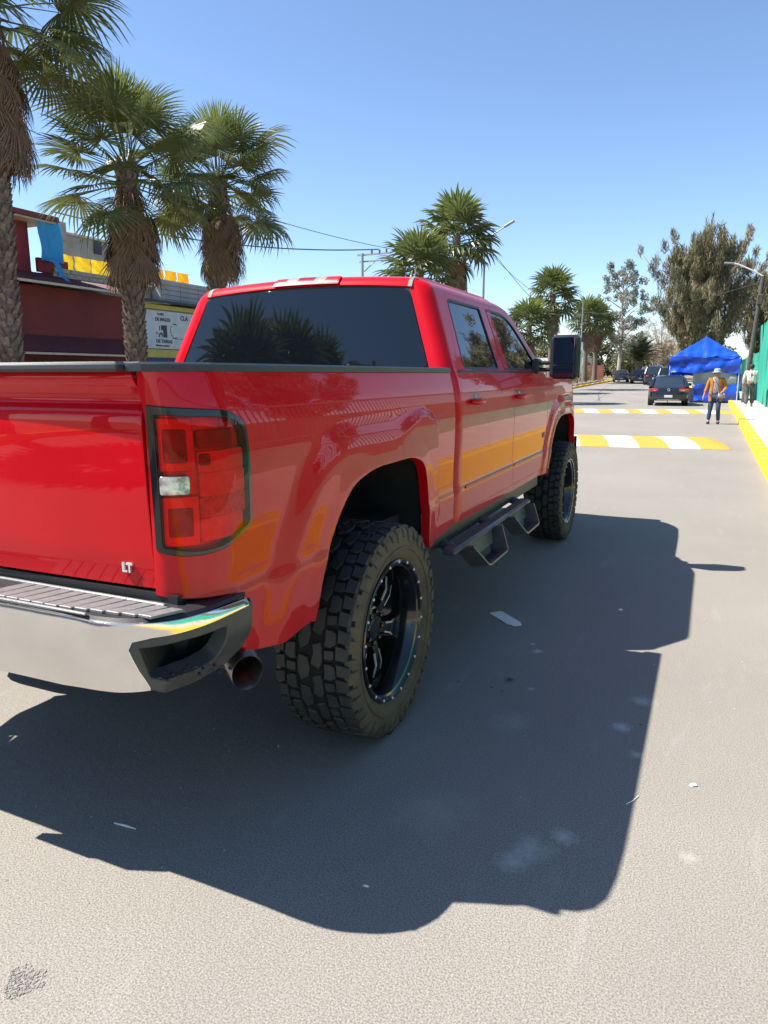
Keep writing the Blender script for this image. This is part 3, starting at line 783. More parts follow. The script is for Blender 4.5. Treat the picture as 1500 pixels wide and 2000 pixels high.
mb.box((0, 2.0, .80), (1.7, 5.6, .06)); mb.tube([(-.8, 0, .435), (.8, 0, .435)], .05, 14); mb.lathe([(-.17, .05), (-.12, .13), (.05, .16), (.14, .10), (.17, .05)], 20, 'Y', c=(0, 0, .435))
mb.tube([(-.8, 3.92, .435), (.8, 3.92, .435)], .045, 12); mb.tube([(.1, .1, .45), (.1, 3.3, .62)], .045, 12); mb.bbox((-.35, 2.0, .62), (.5, 1.1, .22), .05)
mb.build('chassis', UNDER, truck)
mb = MB()  # bumper-side mud splash panel behind the rear wheel
for sg in (1, -1): mb.box((sg*.90, -.64, .70), (.13, .03, .10))
mb.build('splash_panel', BLACKP, truck)

# ---- wheels
RT = .423
def tyre_mesh():
    mb = MB(); hw = .165
    prof = [(-.12, .25), (-.135, .285), (-.162, .33), (-.166, .365), (-.160, .398), (-.145, .415), (-.10, RT), (0, RT+.002), (.10, RT), (.145, .415), (.160, .398), (.167, .365), (.163, .33), (.150, .300), (.140, .288), (.12, .272)]
    mb.cur = 2; mb.lathe(prof[:11], 96); mb.cur = 1; mb.lathe(prof[10:], 96)
    mb.cur = 0
    rnd = random.Random(5); NP = 22
    def P(th, v, r): return (v, r*cos(th), r*sin(th))
    def lug(poly, r0=.408, r1=.4355, ch=.003):
        # poly: (u, v) with u in metres round the tyre
        c = (sum(p[0] for p in poly)/len(poly), sum(p[1] for p in poly)/len(poly)); n = len(poly); V = []
        for r, k in ((r0, .97), (r1-ch, 1.0), (r1, .93)):
            for (u, v) in poly:
                uu = c[0]+(u-c[0])*k; vv = c[1]+(v-c[1])*k
                drop = .0 if abs(vv) < .10 else .6*(abs(vv)-.10)**2/.02*.06
                V.append(P(uu/RT, vv, r-drop))
        F_ = [(i+n*q, (i+1) % n+n*q, (i+1) % n+n*(q+1), i+n*(q+1)) for q in range(2) for i in range(n)]+[tuple(range(2*n, 3*n))]
        mb.add(V, F_)
    pit = 2*pi*RT/NP
    g_ = .0056
    for i in range(NP):
        u0 = i*pit; e = lambda a: 1
        # centre rows: interlocking Z blocks
        lug([(u0+g_, -.046), (u0+pit*.30, -.058+g_), (u0+pit*.62, -.052), (u0+pit*.94-g_, -.040), (u0+pit*.78-g_, -.004-g_/2), (u0+pit*.45, .006-g_), (u0+pit*.10, -.010)])
        u1 = u0+pit*.5
        lug([(u1+pit*.16+g_, .010), (u1+pit*.45, .016), (u1+pit*.85-g_, .004), (u1+pit*.98-g_, .040), (u1+pit*.70, .054), (u1+pit*.34, .058-g_), (u1+pit*.05+g_, .046)])
        # intermediate rows
        for sg in (1, -1):
            us = u0+(pit*.18 if sg > 0 else pit*.68)
            lug([(us+g_, sg*.062), (us+pit*.40, sg*.064), (us+pit*.52, sg*.058), (us+pit*.60-g_, sg*.085), (us+pit*.50-g_, sg*.108), (us+pit*.12, sg*.106), (us+g_, sg*.088)])
            us2 = us+pit*.60
            lug([(us2+g_, sg*.060), (us2+pit*.36-g_, sg*.062), (us2+pit*.36-g_, sg*.090), (us2+pit*.30-g_, sg*.104), (us2+g_*.5, sg*.100)])
            # shoulder blocks, long and short
            lug([(us-pit*.05+g_, sg*.112), (us+pit*.42-g_, sg*.114), (us+pit*.46-g_, sg*.158), (us+pit*.02+g_, sg*.160)])
            lug([(us+pit*.42+g_, sg*.108), (us+pit*.93-g_, sg*.108), (us+pit*.96-g_, sg*.150), (us+pit*.48+g_, sg*.151)])
    mb.cur = 1
    # side biters: knobs running down from the shoulder on the sidewall
    for sg in (1, -1):
        for i in range(NP*2):
            th = (i+.35)*2*pi/(NP*2)+(0 if i % 2 else .01); w_ = .055 if i % 2 else .042
            lo = .366 if i % 2 else .382
            V = []
            for (r, o, k) in ((.420, .1560, 1), (.402, .1685, 1), (lo, .1712, .7)):
                for a in (-w_*k, w_*k):
                    V.append((sg*o, r*cos(th+a), r*sin(th+a)))
            for (r, o, k) in ((.420, .140, 1), (.402, .150, 1), (lo-.006, .158, .8)):
                for a in (-w_*k*1.1, w_*k*1.1):
                    V.append((sg*o, r*cos(th+a), r*sin(th+a)))
            mb.add(V, [(0, 1, 3, 2), (2, 3, 5, 4), (0, 2, 8, 6), (2, 4, 10, 8), (1, 7, 9, 3), (3, 9, 11, 5), (4, 5, 11, 10), (0, 6, 7, 1)])
    # moulded ring on the sidewall
    mb.lathe([(.162, .345), (.169, .342), (.168, .336), (.161, .333)], 96)
    return mb.mesh('tyre', [TYRE, TYRED, M('tyre_groove', (.006, .006, .006), .9, bump=(80, .002))], smooth=.5)
def rim_meshes():
    mb = MB(); mb.cur = 0
    mb.lathe([(.135, .292), (.152, .290), (.156, .284), (.154, .276), (.142, .270), (.138, .262), (.10, .246), (.02, .240), (-.10, .244), (-.13, .28)], 96)
    body = mb
    # spokes, recessed
    N_ = 6
    for i in range(N_):
        t = 2*pi*i/N_
        R_ = Matrix.Rotation(t, 4, 'X')
        xo = .052
        V = []
        for (r, w, x1, x0) in ((.055, .020, xo-.012, .0), (.10, .021, xo, .0), (.17, .026, xo+.006, .005), (.235, .040, xo-.012, .0), (.246, .046, xo-.03, -.01)):
            V += [R_ @ Vector((x1, -w, r)), R_ @ Vector((x1, w, r)), R_ @ Vector((x0-.01, w*1.05, r)), R_ @ Vector((x0-.01, -w*1.05, r))]
        F_ = [(4*k+j, 4*k+(j+1) % 4, 4*k+4+(j+1) % 4, 4*k+4+j) for k in range(4) for j in range(4)]
        body.add(V, F_)
    body.lathe([(-.02, .10), (.03, .095), (.046, .085), (.05, .075), (.050, .05), (.058, .045), (.060, .03), (.060, .001)], 40)
    rim = body.mesh('rim', WHEELB, smooth=.5)
    mm = MB()
    for i in range(N_):
        t = 2*pi*i/N_; R_ = Matrix.Rotation(t, 4, 'X')
        for sg in (1, -1):
            V = []
            for (r, w, x1) in ((.115, .0215, .0545), (.17, .026, .0600), (.225, .037, .0450)):
                V += [R_ @ Vector((x1+.0006, sg*w, r)), R_ @ Vector((x1+.0006, sg*(w-.0055), r)), R_ @ Vector((x1-.006, sg*(w+.001), r))]
            mm.add(V, [(0, 1, 4, 3), (3, 4, 7, 6), (0, 3, 5, 2), (3, 6, 8, 5)])
    milled = mm.mesh('milled_edge', MILLED)
    bolts = MB()
    bolts.lathe([(0, .0068), (.007, .0062), (.0095, .003), (.0095, 0.0005)], 10)
    bolt = bolts.mesh('rivet', MILLED, smooth=.6)
    nut = MB(); nut.lathe([(0, .012), (.022, .011), (.026, .005), (.026, .0005)], 8); nut = nut.mesh('lug_nut', GLOSSB)
    return rim, milled, bolt, nut
ty = tyre_mesh(); rim, milled, bolt, nut = rim_meshes()
for (x, y, a0) in ((.915, -.022, .2), (.915, 3.92, .9), (-.915, -.022, .4), (-.915, 3.92, 1.3)):
    wh = empty('wheel', (x+.003*(1 if x > 0 else -1), y, .448)); wh.scale = (.985, 1.03, 1.03); wh.parent = truck; wh.rotation_euler = (a0, 0, 0) if x > 0 else (a0, 0, pi)
    link('tyre', ty, None, wh); link('rim', rim, None, wh); link('milled_edge', milled, None, wh)
    for i in range(20):
        t = 2*pi*i/20; link('rivet', bolt, None, wh, (.150, .281*cos(t), .281*sin(t)))
    for i in range(8):
        t = 2*pi*(i+.5)/8; link('lug_nut', nut, None, wh, (.042, .066*cos(t), .066*sin(t)))
    # small milled maker's strokes across one spoke
    ln = MB()
    for k in range(9): ln.box((.0665, -.021+.0052*k, .145+(.002 if k % 2 else 0)), (.0012, .0032, .012+.003*(k % 3 == 0)))
    ln.build('milled_mark', MILLED, wh, rot=(0, 0, 0))

# ---- side steps
STEPM = M('step_coat', (.05, .055, .055), .36, 0, .2, var=(30, (.07, .075, .07)), bump=(260, .0012))
for sg in (1, -1):
    mb = MB()
    mb.bbox((sg*1.03, 1.56, .604), (.080, 1.66, .036), .012)
    for y in (.85, 1.55, 2.3): mb.tube([(sg*1.02, y, .60), (sg*.80, y, .66), (sg*.48, y, .70)], .026, 10)
    stp = mb.build('side_step', STEPM, truck, smooth=.6)
    for (y0, y1) in ((.93, 1.50), (1.80, 2.34)):
        mb = MB(); xo = 1.055
        def strap(pts, w=.105, th=.012):
            for i in range(len(pts)-1):
                a, b = Vector(pts[i]), Vector(pts[i+1]); d = (b-a).normalized(); 
                wv = Vector((1, 0, .18)).normalized()*w/2; nn = d.cross(wv).normalized()*th/2
                V = [a-wv-nn, a+wv-nn, a+wv+nn, a-wv+nn, b-wv-nn, b+wv-nn, b+wv+nn, b-wv+nn]
                mb.add([(v[0]*sg, v[1], v[2]) for v in V], [(0, 3, 2, 1), (4, 5, 6, 7), (0, 1, 5, 4), (1, 2, 6, 5), (2, 3, 7, 6), (3, 0, 4, 7)])
        strap([(xo, y0, .590), (xo+.055, y0+.11, .472), (xo+.060, y0+.14, .462), (xo+.060, y1-.09, .462), (xo+.055, y1-.06, .472), (xo, y1-.0, .590)])
        hp = mb.build('step_hoop', STEPM, stp)
        mb = MB(); V = []
        for (x, z, k) in ((1.035, .590, 0), (xo+.012, .505, 1)):
            V += [(sg*x, y0+.005+.10*k, z), (sg*x, y1-.005-.07*k, z), (sg*(x+.006), y1-.005-.07*k, z+.004), (sg*(x+.006), y0+.005+.10*k, z+.004)]
        mb.add(V, [(0, 1, 5, 4), (1, 2, 6, 5), (2, 3, 7, 6), (3, 0, 4, 7), (4, 5, 6, 7)])
        mb.build('step_back_plate', M('step_plate_tan', (.10, .095, .08), .5, var=(20, (.07, .07, .065)), bump=(200, .001)), stp)
        for k in range(7):
            mb = MB(); mb.bbox((sg*(xo+.058), y0+.18+k*(y1-y0-.33)/6, .4715), (.055, .022, .006), .002); mb.build('tread_strip', BLACKP, stp)

for sg in (1, -1):
    mb = MB(); mb.bbox((sg*.895, 1.85, .655), (.13, 2.5, .10), .01); mb.build('rocker_guard', BLACKP, truck)
# ---- mirrors
for sg in (1, -1):
    mb = MB(); mb.bbox((1.165, 2.97, 1.622), (.215, .13, .325), .028)
    mb.v = [(sg*x, y, z) for x, y, z in mb.v]
    mi = mb.build('side_mirror', BLACKP, truck, smooth=.7)
    for (zc, h) in ((1.668, .195), (1.514, .085)):
        mb = MB(); mb.bbox((0, 0, 0), (.165, .006, h), .003); mb.build('mirror_glass', M('mirror_silver', (.16, .19, .23), .015, 1), mi, loc=(sg*1.160, 2.896, zc), rot=(0, 0, -sg*radians(9)))
    mb = MB(); mb.bbox((sg*1.272, 2.99, 1.60), (.012, .10, .27), .005); mb.build('mirror_cap', GLOSSB, mi)
    mb = MB()
    for z in (1.58, 1.66 if 0 else 1.53): mb.bbox((sg*1.01, 2.98, z), (.18, .06, .028), .01)
    mb.bbox((sg*.945, 2.99, 1.555), (.06, .16, .12), .02)
    mb.build('mirror_arm', BLACKP, mi, smooth=.7)

# ================================================================== VEGETATION
TRUNKM = M('palm_bark', (.20, .155, .12), .95, var=(16, (.10, .075, .055)), bump=(40, .01), island=.35)
LEAFM = M('palm_leaf', (.088, .122, .046), .36, var=(1.6, (.15, .168, .055)), trans=.30)
LEAFY = M('young_palm_leaf', (.16, .20, .04), .38, var=(1.6, (.22, .23, .05)), trans=.35)
DEADM = M('dead_palm_leaf', (.155, .095, .058), .9, var=(2.5, (.24, .165, .105)), bump=(60, .004))
def fan_leaf(seed, P=.95, R=.95, spread=2.2, nseg=34, droop=.5, mat=None, dead=False):
    r = random.Random(seed); mb = MB()
    # petiole along +X, slightly bowed
    mb.tube([(0, 0, 0), (P*.5, 0, .03), (P, 0, 0)], [.018, .012, .009], 4, cap=False)
    for i in range(nseg):
        a = -spread+2*spread*i/(nseg-1); a += r.uniform(-.02, .02)
        L = R*(.70+.30*cos(a*.55))*r.uniform(.88, 1.06)
        wd = 2*spread/(nseg-1)
        pts = []; dz = droop*r.uniform(.6, 1.35)*(1.6 if dead else 1)
        segs = (.02, .30, .55, .78, 1.0); base = Vector((P, 0, 0)); bend = r.uniform(-.06, .06)
        for t in segs:
            rr = L*t; aa = a+bend*max(0, t-.5)
            z = -.10*abs(sin(a))*rr-dz*L*max(0, t-.42)**1.6*1.5+.05*rr
            pts.append((base+Vector((rr*cos(aa)*(1-.35*dz*max(0, t-.6)), rr*sin(aa), z)), aa, rr))
        V = []
        for k, (p, aa, rr) in enumerate(pts):
            w = [.006, wd*rr*.48, wd*rr*.40, wd*rr*.18+.002, .0015][k]
            n = Vector((-sin(aa), cos(aa), 0))
            V += [p-n*w+Vector((0, 0, w*.55)), p, p+n*w+Vector((0, 0, w*.55))]
        mb.add(V, [q for k in range(4) for q in ((3*k, 3*k+1, 3*k+4, 3*k+3), (3*k+1, 3*k+2, 3*k+5, 3*k+4))])
    me = mb.mesh('leaf', mat, recalc=False); return me
LV = [fan_leaf(i, P=.90+.08*i, R=.86+.03*i, droop=.16+.12*i, mat=LEAFM) for i in range(5)]
LY = [fan_leaf(20+i, P=.7, R=.95, spread=1.5, droop=.12+.1*i, mat=LEAFY) for i in range(3)]
LD = [fan_leaf(40+i, P=.45, R=.85, spread=.62, nseg=18, droop=.25, mat=DEADM, dead=True) for i in range(4)]
LVF = [fan_leaf(60+i, P=.85, R=1.0, nseg=16, droop=.3+.2*i, mat=LEAFM) for i in range(3)]
LYF = [fan_leaf(70+i, P=.7, R=1.0, spread=1.5, nseg=12, droop=.2, mat=LEAFY) for i in range(2)]
LDF = [fan_leaf(80+i, P=.4, R=.9, spread=.6, nseg=9, droop=.25, mat=DEADM, dead=True) for i in range(2)]
def palm_trunk(H, r, lean, boots, seed):
    rr = random.Random(seed); mb = MB(); n = 14
    pts = [(lean[0]*(i/n)**2, lean[1]*(i/n)**2, H*i/n) for i in range(n+1)]
    mb.tube(pts, [r*(1.25-.35*min(1, i/3)) if i < 3 else r*.9*(1+.02*rr.uniform(-1, 1)) for i in range(n+1)], 14)
    k = 0; z = .1
    while boots and z < H:
        t = z/H; cx, cy = lean[0]*t*t, lean[1]*t*t; a = k*2.399963+rr.uniform(-.1, .1); R0 = r*.86
        w, h, d = rr.uniform(.055, .075), rr.uniform(.10, .15), rr.uniform(.05, .085)
        M4 = Matrix.Translation((cx, cy, z)) @ Matrix.Rotation(a, 4, 'Z')
        tw = rr.uniform(-.02, .02)
        V = [(R0, -w, -h*.4), (R0, w, -h*.4), (R0, w*.8, h*.25), (R0, -w*.8, h*.25), (R0+d*.75, -w*.62+tw, h*.62), (R0+d*.75, w*.62+tw, h*.62), (R0+d, w*.45+tw, h*.95), (R0+d, -w*.45+tw, h*.95), (R0+d*.1, 0, h*.9)]
        mb.add([M4 @ Vector(v) for v in V], [(0, 1, 5, 4), (4, 5, 6, 7), (1, 2, 6, 5), (0, 4, 7, 3), (7, 6, 8), (6, 2, 8), (7, 8, 3)])
        k += 1; z += .0125*(r/.2)
    return mb.mesh('trunk', TRUNKM), pts[-1]
def palm(loc, H, r, n_green, n_dead, skirt, s, seed, label, group='fan palms along the left side of the road', lean=(0, 0), far=False, boots=True):
    root = empty('fan_palm', loc); tag(root, label, 'palm tree', group)
    me, top = palm_trunk(H, r, lean, boots, seed); link('trunk', me, None, root)
    rr = random.Random(seed); gl, yl, dl = (LVF, LYF, LDF) if far else (LV, LY, LD)
    for i in range(n_green):
        t = (i+.5)/n_green
        el = radians(86-118*t**.9+rr.uniform(-8, 8)); az = i*2.399963+rr.uniform(-.2, .2)
        me = rr.choice(yl) if t < .24 else rr.choice(gl)
        z = top[2]+.25-.75*t*s
        o = link('leaf', me, None, root, (top[0]+.1*cos(az), top[1]+.1*sin(az), z), (rr.uniform(-.5, .5), -el, az), (s*rr.uniform(.9, 1.08),)*3)
    for i in range(n_dead):
        t = (i+.5)/n_dead
        el = -radians(66+20*rr.random()); az = i*2.399963; z = top[2]-.45*s-t*skirt
        o = link('dead_leaf', rr.choice(dl), None, root, (top[0]+(r+.02)*cos(az), top[1]+(r+.02)*sin(az), z), (rr.uniform(-.3, .3), -el, az), (s*rr.uniform(.72, .95),)*3)
    return root
PL = {
 0: 'tallest nearest fan palm with a thick brown skirt, cut off by the left edge',
 1: 'second fan palm from the left with drooping blue-green leaves in front of the shop sign',
 2: 'third fan palm from the left rising right behind the pickup cab corner'}
palm((-9, 6.2, 0), 7.55, .215, 46, 120, 1.45, .97, 1, PL[0], lean=(-.05, .2))
palm((-9, 9.25, 0), 5.70, .205, 46, 100, 1.10, 1.0, 2, PL[1], lean=(0, .08))
palm((-9, 12.0, 0), 6.10, .210, 46, 76, 1.15, .92, 3, PL[2], lean=(0, .35))
palm((-10, 32.9, 0), 8.3, .22, 42, 34, 1.5, 1.25, 4, 'tall fan palm standing behind the roof of the red pickup beside the left street lamp', far=True, boots=False)
palm((-10, 27.9, 0), 6.05, .22, 40, 22, .8, 1.1, 5, 'shorter yellow-green fan palm just left of the tall one behind the pickup roof', far=True, boots=False)
palm((-10, 49.0, .05), 4.9, .22, 36, 20, .8, 1.15, 6, 'low fan palm seen over the pickup bonnet, left of the black side mirror', far=True, boots=False)
palm((-10, 56.8, .2), 7.6, .24, 40, 40, 1.6, 1.35, 7, 'tall fan palm directly above the black side mirror of the pickup', far=True, boots=False)
palm((-10.6, 78, .45), 7.2, .28, 36, 40, 1.8, 1.35, 8, 'fan palm with pale trunk right of the side mirror, left one of the pair', far=True, boots=False)
palm((-10.2, 82.5, .5), 7.0, .28, 36, 40, 1.8, 1.35, 9, 'fan palm with pale trunk right of the side mirror, right one of the pair', far=True, boots=False)
# palms and poles behind the camera that the cab glass mirrors
for i, (x, y, h) in enumerate(((-9.2, -8.8, 6.3), (-9.0, -11.6, 7.6), (-9.1, -14.6, 8.6), (-9.0, -25, 11.0))):
    palm((x, y, 0), h, .22, 40, 30, 1.2, 1.15, 30+i, ['nearest fan palm behind the camera, mirrored at the left of the rear window', 'second fan palm behind the camera, mirrored left of the rear window middle', 'third fan palm behind the camera, mirrored in the rear window middle', 'farthest fan palm behind the camera, mirrored low in the rear window'][i], far=True, boots=False)

def leaf_cloud(name, blobs, per, size, asp, mat, seed, flat=.0, up=0., tri=False):
    """blobs: (x,y,z,rx,ry,rz) ; scatters small leaf faces near the shells of many blobs"""
    g = np.random.default_rng(seed); out = []
    for (x, y, z, rx, ry, rz) in blobs:
        n = int(per*(rx*ry*rz)**(2/3)/.3)+6
        d = g.normal(size=(n, 3)); d /= np.linalg.norm(d, axis=1)[:, None]
        rad = g.random(n)**.45
        c = np.array((x, y, z))+d*rad[:, None]*np.array((rx, ry, rz))
        a = g.normal(size=(n, 3))+np.array((0, 0, up))+d*.5; a /= np.linalg.norm(a, axis=1)[:, None]
        b = np.cross(a, g.normal(size=(n, 3))); b /= np.linalg.norm(b, axis=1)[:, None]
        L = size*g.uniform(.6, 1.4, n)[:, None]; w = L*asp
        out.append(np.stack([c-a*L*.5, c+b*w*.5, c+a*L*.5, c-b*w*.5], 1))
    return quads_mesh(name, np.concatenate(out), mat)
def tree(name, loc, trunk_pts, limbs, blobs, per, size, asp, leafmat, barkmat, label, cat='tree', seed=1, up=0., group=None):
    root = empty(name, loc); tag(root, label, cat, group)
    mb = MB(); mb.tube([p[:3] for p in trunk_pts], [p[3] for p in trunk_pts], 9); mb.build('trunk', barkmat, root)
    if limbs:
        mb = MB()
        for l in limbs: mb.tube([p[:3] for p in l], [p[3] for p in l], 5, cap=False)
        mb.build('limbs', barkmat, root)
    link('crown', leaf_cloud('crown', blobs, per, size, asp, leafmat, seed, up=up), None, root)
    return root
BARK = M('grey_bark', (.13, .105, .085), .95, var=(6, (.07, .055, .045)), bump=(20, .02))
PALEB = M('pale_bark', (.42, .38, .33), .9, var=(4, (.28, .24, .20)), bump=(20, .01))
CAS = M('casuarina_needles', (.16, .155, .08), .8, var=(.45, (.25, .21, .12), .4, .62), island=.35, trans=.2)
EUC = M('eucalyptus_leaves', (.19, .21, .145), .6, var=(.5, (.28, .28, .22), .4, .6), island=.3, trans=.2)
DRY = M('dry_twigs', (.50, .40, .30), .9, var=(.5, (.36, .28, .20)), island=.3)
BUSH = M('bush_leaves', (.095, .12, .05), .7, var=(.7, (.20, .18, .08), .4, .62), island=.35, trans=.2)
def casuarina(loc, H, Wd, seed, label, base=1.8, far=1.):
    r = random.Random(seed); limbs = []; blobs = []
    n = int(46*far)
    for i in range(n):
        t = (i/n)**.8; a = i*2.4+r.uniform(-.4, .4); z0 = base+(H-base)*.75*t
        env = Wd*.5*(sin(min(1, (t*.9+.18))*pi*.86)**.8)*r.uniform(.55, 1.12)
        z1 = min(H*1.0, z0+env*r.uniform(.55, 1.25)+.5)
        p0 = (0, 0, z0*.9); p1 = (cos(a)*env*.5, sin(a)*env*.5, z0+(z1-z0)*.35); p2 = (cos(a)*env, sin(a)*env, z1)
        limbs.append([(*p0, .09*(1-t)+.03), (*p1, .04), (*p2, .012)])
        for k in range(7):
            q = .3+.7*k/6
            x = p0[0]+(p2[0]-p0[0])*q; y = p0[1]+(p2[1]-p0[1])*q; z = p0[2]+(p2[2]-p0[2])*q**1.25
            s_ = r.uniform(.32, .62)*(1.15-.5*q)*Wd/6
            blobs.append((x+r.uniform(-.3, .3), y+r.uniform(-.3, .3), z+r.uniform(-.1, .5), s_*.75, s_*.75, s_*1.5))
    for k in range(9):
        t = k/8; blobs.append((r.uniform(-.3, .3), r.uniform(-.3, .3), H*(.72+.28*t), .5*(1.1-t)*Wd/6, .5*(1.1-t)*Wd/6, 1.0))
    return tree('casuarina_tree', loc, [(0, 0, -.2, .30), (0, .05, H*.3, .22), (.1, 0, H*.65, .13), (0, 0, H*.95, .03)], limbs, blobs, 165, .50, .10, CAS, BARK, label, seed=seed, up=2.0)
casuarina((1.0, 60, .2), 12.6, 8.2, 11, 'big feathery olive-brown casuarina tree rising behind the blue tent')
casuarina((5.8, 66, .3), 9.8, 5.5, 12, 'smaller dark casuarina behind the green fence, right of the big one', far=.8)
casuarina((7.6, 33, 0), 9.2, 6.0, 13, 'brown-tipped tree leaning over the green fence at the right picture edge', far=.8)
casuarina((7.4, 50, 0), 8.5, 6.0, 16, 'low feathery casuarina over the lower green fence beside the tent', far=.7)
casuarina((10.5, 9, 0), 10.5, 6.5, 14, 'casuarina behind the near fence, outside the picture, mirrored in the rear door glass', far=.7)
casuarina((12.5, 19, 0), 9.5, 6.0, 15, 'casuarina behind the near fence, outside the picture, mirrored in the front door glass', far=.7)
# eucalyptus
r = random.Random(4); blobs = []; limbs = []
for i in range(40):
    t = i/40; a = i*2.4; z = 4.5+9.0*t; e = 3.5*sin(pi*min(1, .22+.60*t))*r.uniform(.5, 1.05)
    limbs.append([(0, 0, z-1.4, .07), (cos(a)*e*.6, sin(a)*e*.6, z-.3, .04), (cos(a)*e, sin(a)*e, z+.3, .015)])
    for k in range(3): blobs.append((cos(a)*e*r.uniform(.6, 1.1)+r.uniform(-.4, .4), sin(a)*e*r.uniform(.6, 1.1)+r.uniform(-.4, .4), z+r.uniform(-.5, .8), r.uniform(.28, .62), r.uniform(.28, .62), r.uniform(.3, .6)))
tree('eucalyptus_tree', (-8.5, 90, .5), [(0, 0, -.2, .28), (.2, 0, 5, .2), (0, 0, 9, .12), (.1, 0, 12.6, .03)], limbs, blobs, 120, .26, .45, EUC, PALEB, 'tall airy grey-green eucalyptus tree with sky showing through its crown', seed=5)
# dry leafless trees
for i, (x, y, h, w) in enumerate(((-4.6, 102, 8.0, 2.8), (-1.8, 100, 7.0, 2.4), (-7.8, 106, 6.6, 2.2))):
    r = random.Random(50+i); limbs = []; blobs = []
    for k in range(26):
        a = k*2.4; t = k/26; e = w*r.uniform(.4, 1)*(1-.35*abs(t-.5)); z = 2+(h-2.4)*t
        limbs.append([(0, 0, z*.6, .07), (cos(a)*e*.5, sin(a)*e*.5, z, .035), (cos(a)*e, sin(a)*e, z+.8, .012)])
        blobs.append((cos(a)*e, sin(a)*e, z+.8, .55, .55, .55)); blobs.append((cos(a)*e*.5, sin(a)*e*.5, z+.2, .5, .5, .5))
    tree('dry_tree', (x, y, .5), [(0, 0, -.2, .2), (.1, 0, h*.5, .12), (0, 0, h*.9, .03)], limbs, blobs, 100, .40, .09, DRY, PALEB,
         ['pale leafless tree between the eucalyptus and the blue tent, tallest of the dry ones', 'pale leafless tree just left of the big casuarina', 'low pale leafless tree behind the feather palm'][i], seed=60+i, up=.8, group='pale dry trees at the end of the road')
# feather palm
FEM = M('feather_palm_leaf', (.06, .085, .035), .5, var=(1.2, (.10, .12, .06)), trans=.15)
def feather(seed):
    r = random.Random(seed); mb = MB(); pts = []
    for k in range(10):
        t = k/9; pts.append((2.9*t*(1-.12*t), 0, 1.25*t-1.55*t*t))
    mb.tube(pts, [.03*(1-t*.09) for t in range(10)], 4, cap=False)
    for k in range(44):
        t = .08+.92*k/43; x, z = 2.9*t*(1-.12*t), 1.25*t-1.55*t*t; L = .62*sin(pi*(.12+.85*t))**.6
        for sg in (1, -1):
            a = Vector((x, 0, z)); b = a+Vector((L*.55, sg*L*.75, .12-.2*t+r.uniform(-.05, .05))); w = .035
            mb.add([a+Vector((-w, 0, 0)), a+Vector((w, 0, 0)), b+Vector((.01, 0, 0))], [(0, 1, 2)])
    return mb.mesh('frond', FEM, recalc=False)
FE = [feather(i) for i in range(3)]
fp = empty('feather_palm', (-6.5, 94, .62)); fp.scale = (1.25,)*3; tag(fp, 'low broad feather palm with arching fronds behind the parked cars', 'palm tree')
mb = MB(); mb.tube([(0, 0, -.2), (0, 0, 2.0)], [.42, .34], 12); mb.build('trunk', TRUNKM, fp)
for i in range(64):
    t = i/64; link('frond', FE[i % 3], None, fp, (0, 0, 2.0), (0, -radians(80-88*t), i*2.4), (1.02,)*3)
# bushes along the left verge
rb = random.Random(8)
BL = ['olive bush behind the left kerb under the fan palms', 'rounded dark bush on the left verge', 'straggly dry bush behind the yellow kerb', 'thick green bush left of the parked cars']
for i in range(16):
    y = 46+i*3.4; x = -11.6+rb.uniform(-1.2, .4)-.013*max(0, y-30); h = rb.uniform(.9, 2.3)
    bl = [(rb.uniform(-1, 1), rb.uniform(-1, 1), rb.uniform(.2, h), .7, .7, .5) for k in range(9)]
    root = empty('bush', (x, y, gz(y)))
    tag(root, 'bush in the planting strip behind the far yellow kerb, under the fan palms', 'bush', 'bushes in the planting strip behind the far kerb')
    link('foliage', leaf_cloud('foliage', bl, 60, .20, .45, BUSH if i % 3 else M('dry_bush', (.25, .19, .09), .9, var=(1, (.14, .12, .05)), island=.3), 90+i), None, root)
# tree belt closing the street far away
for i in range(13):
    x = -30+i*2.7; y = 108+rb.uniform(-6, 8); h = rb.uniform(4.0, 7.5)
    bl = [(rb.uniform(-2.2, 2.2), rb.uniform(-1.5, 1.5), rb.uniform(.6, h), 1.1, 1.0, .9) for k in range(16)]
    root = empty('distant_tree', (x, y, gz(y)))
    tag(root, ['dark green broadleaf tree in the belt closing the far end of the street', 'grey-green tree in the belt closing the far end of the street'][i % 2], 'tree', 'trees in the belt at the far end of the street')
    mb = MB(); mb.tube([(0, 0, -.3), (0, 0, h*.6)], [.2, .1], 6); mb.build('trunk', BARK, root)
    link('crown', leaf_cloud('crown', bl, 40, .42, .6, EUC if i % 2 else BUSH, 120+i), None, root)
# pale rocks along the far kerb
rk = M('verge_rock', (.12, .11, .10), .9, var=(4, (.22, .20, .18)), bump=(12, .03))
for i in range(14):
    y = 55+i*2.3; mb = MB(); s_ = rb.uniform(.22, .40)
    mb.lathe([(-s_*.5, .01), (-s_*.3, s_*.8), (s_*.15, s_*.75), (s_*.45, s_*.35), (s_*.5, .01)], 7, 'Z')
    mb.v = [(x*rb.uniform(.8, 1.2), y_*rb.uniform(.8, 1.2), z) for x, y_, z in mb.v]
    o = mb.build('verge_rock', rk, loc=(-8.95-.013*(y-30), y, gz(y)+.2)); tag(o, 'dark rough stone lying along the far yellow kerb', 'rock', 'dark stones along the far kerb')

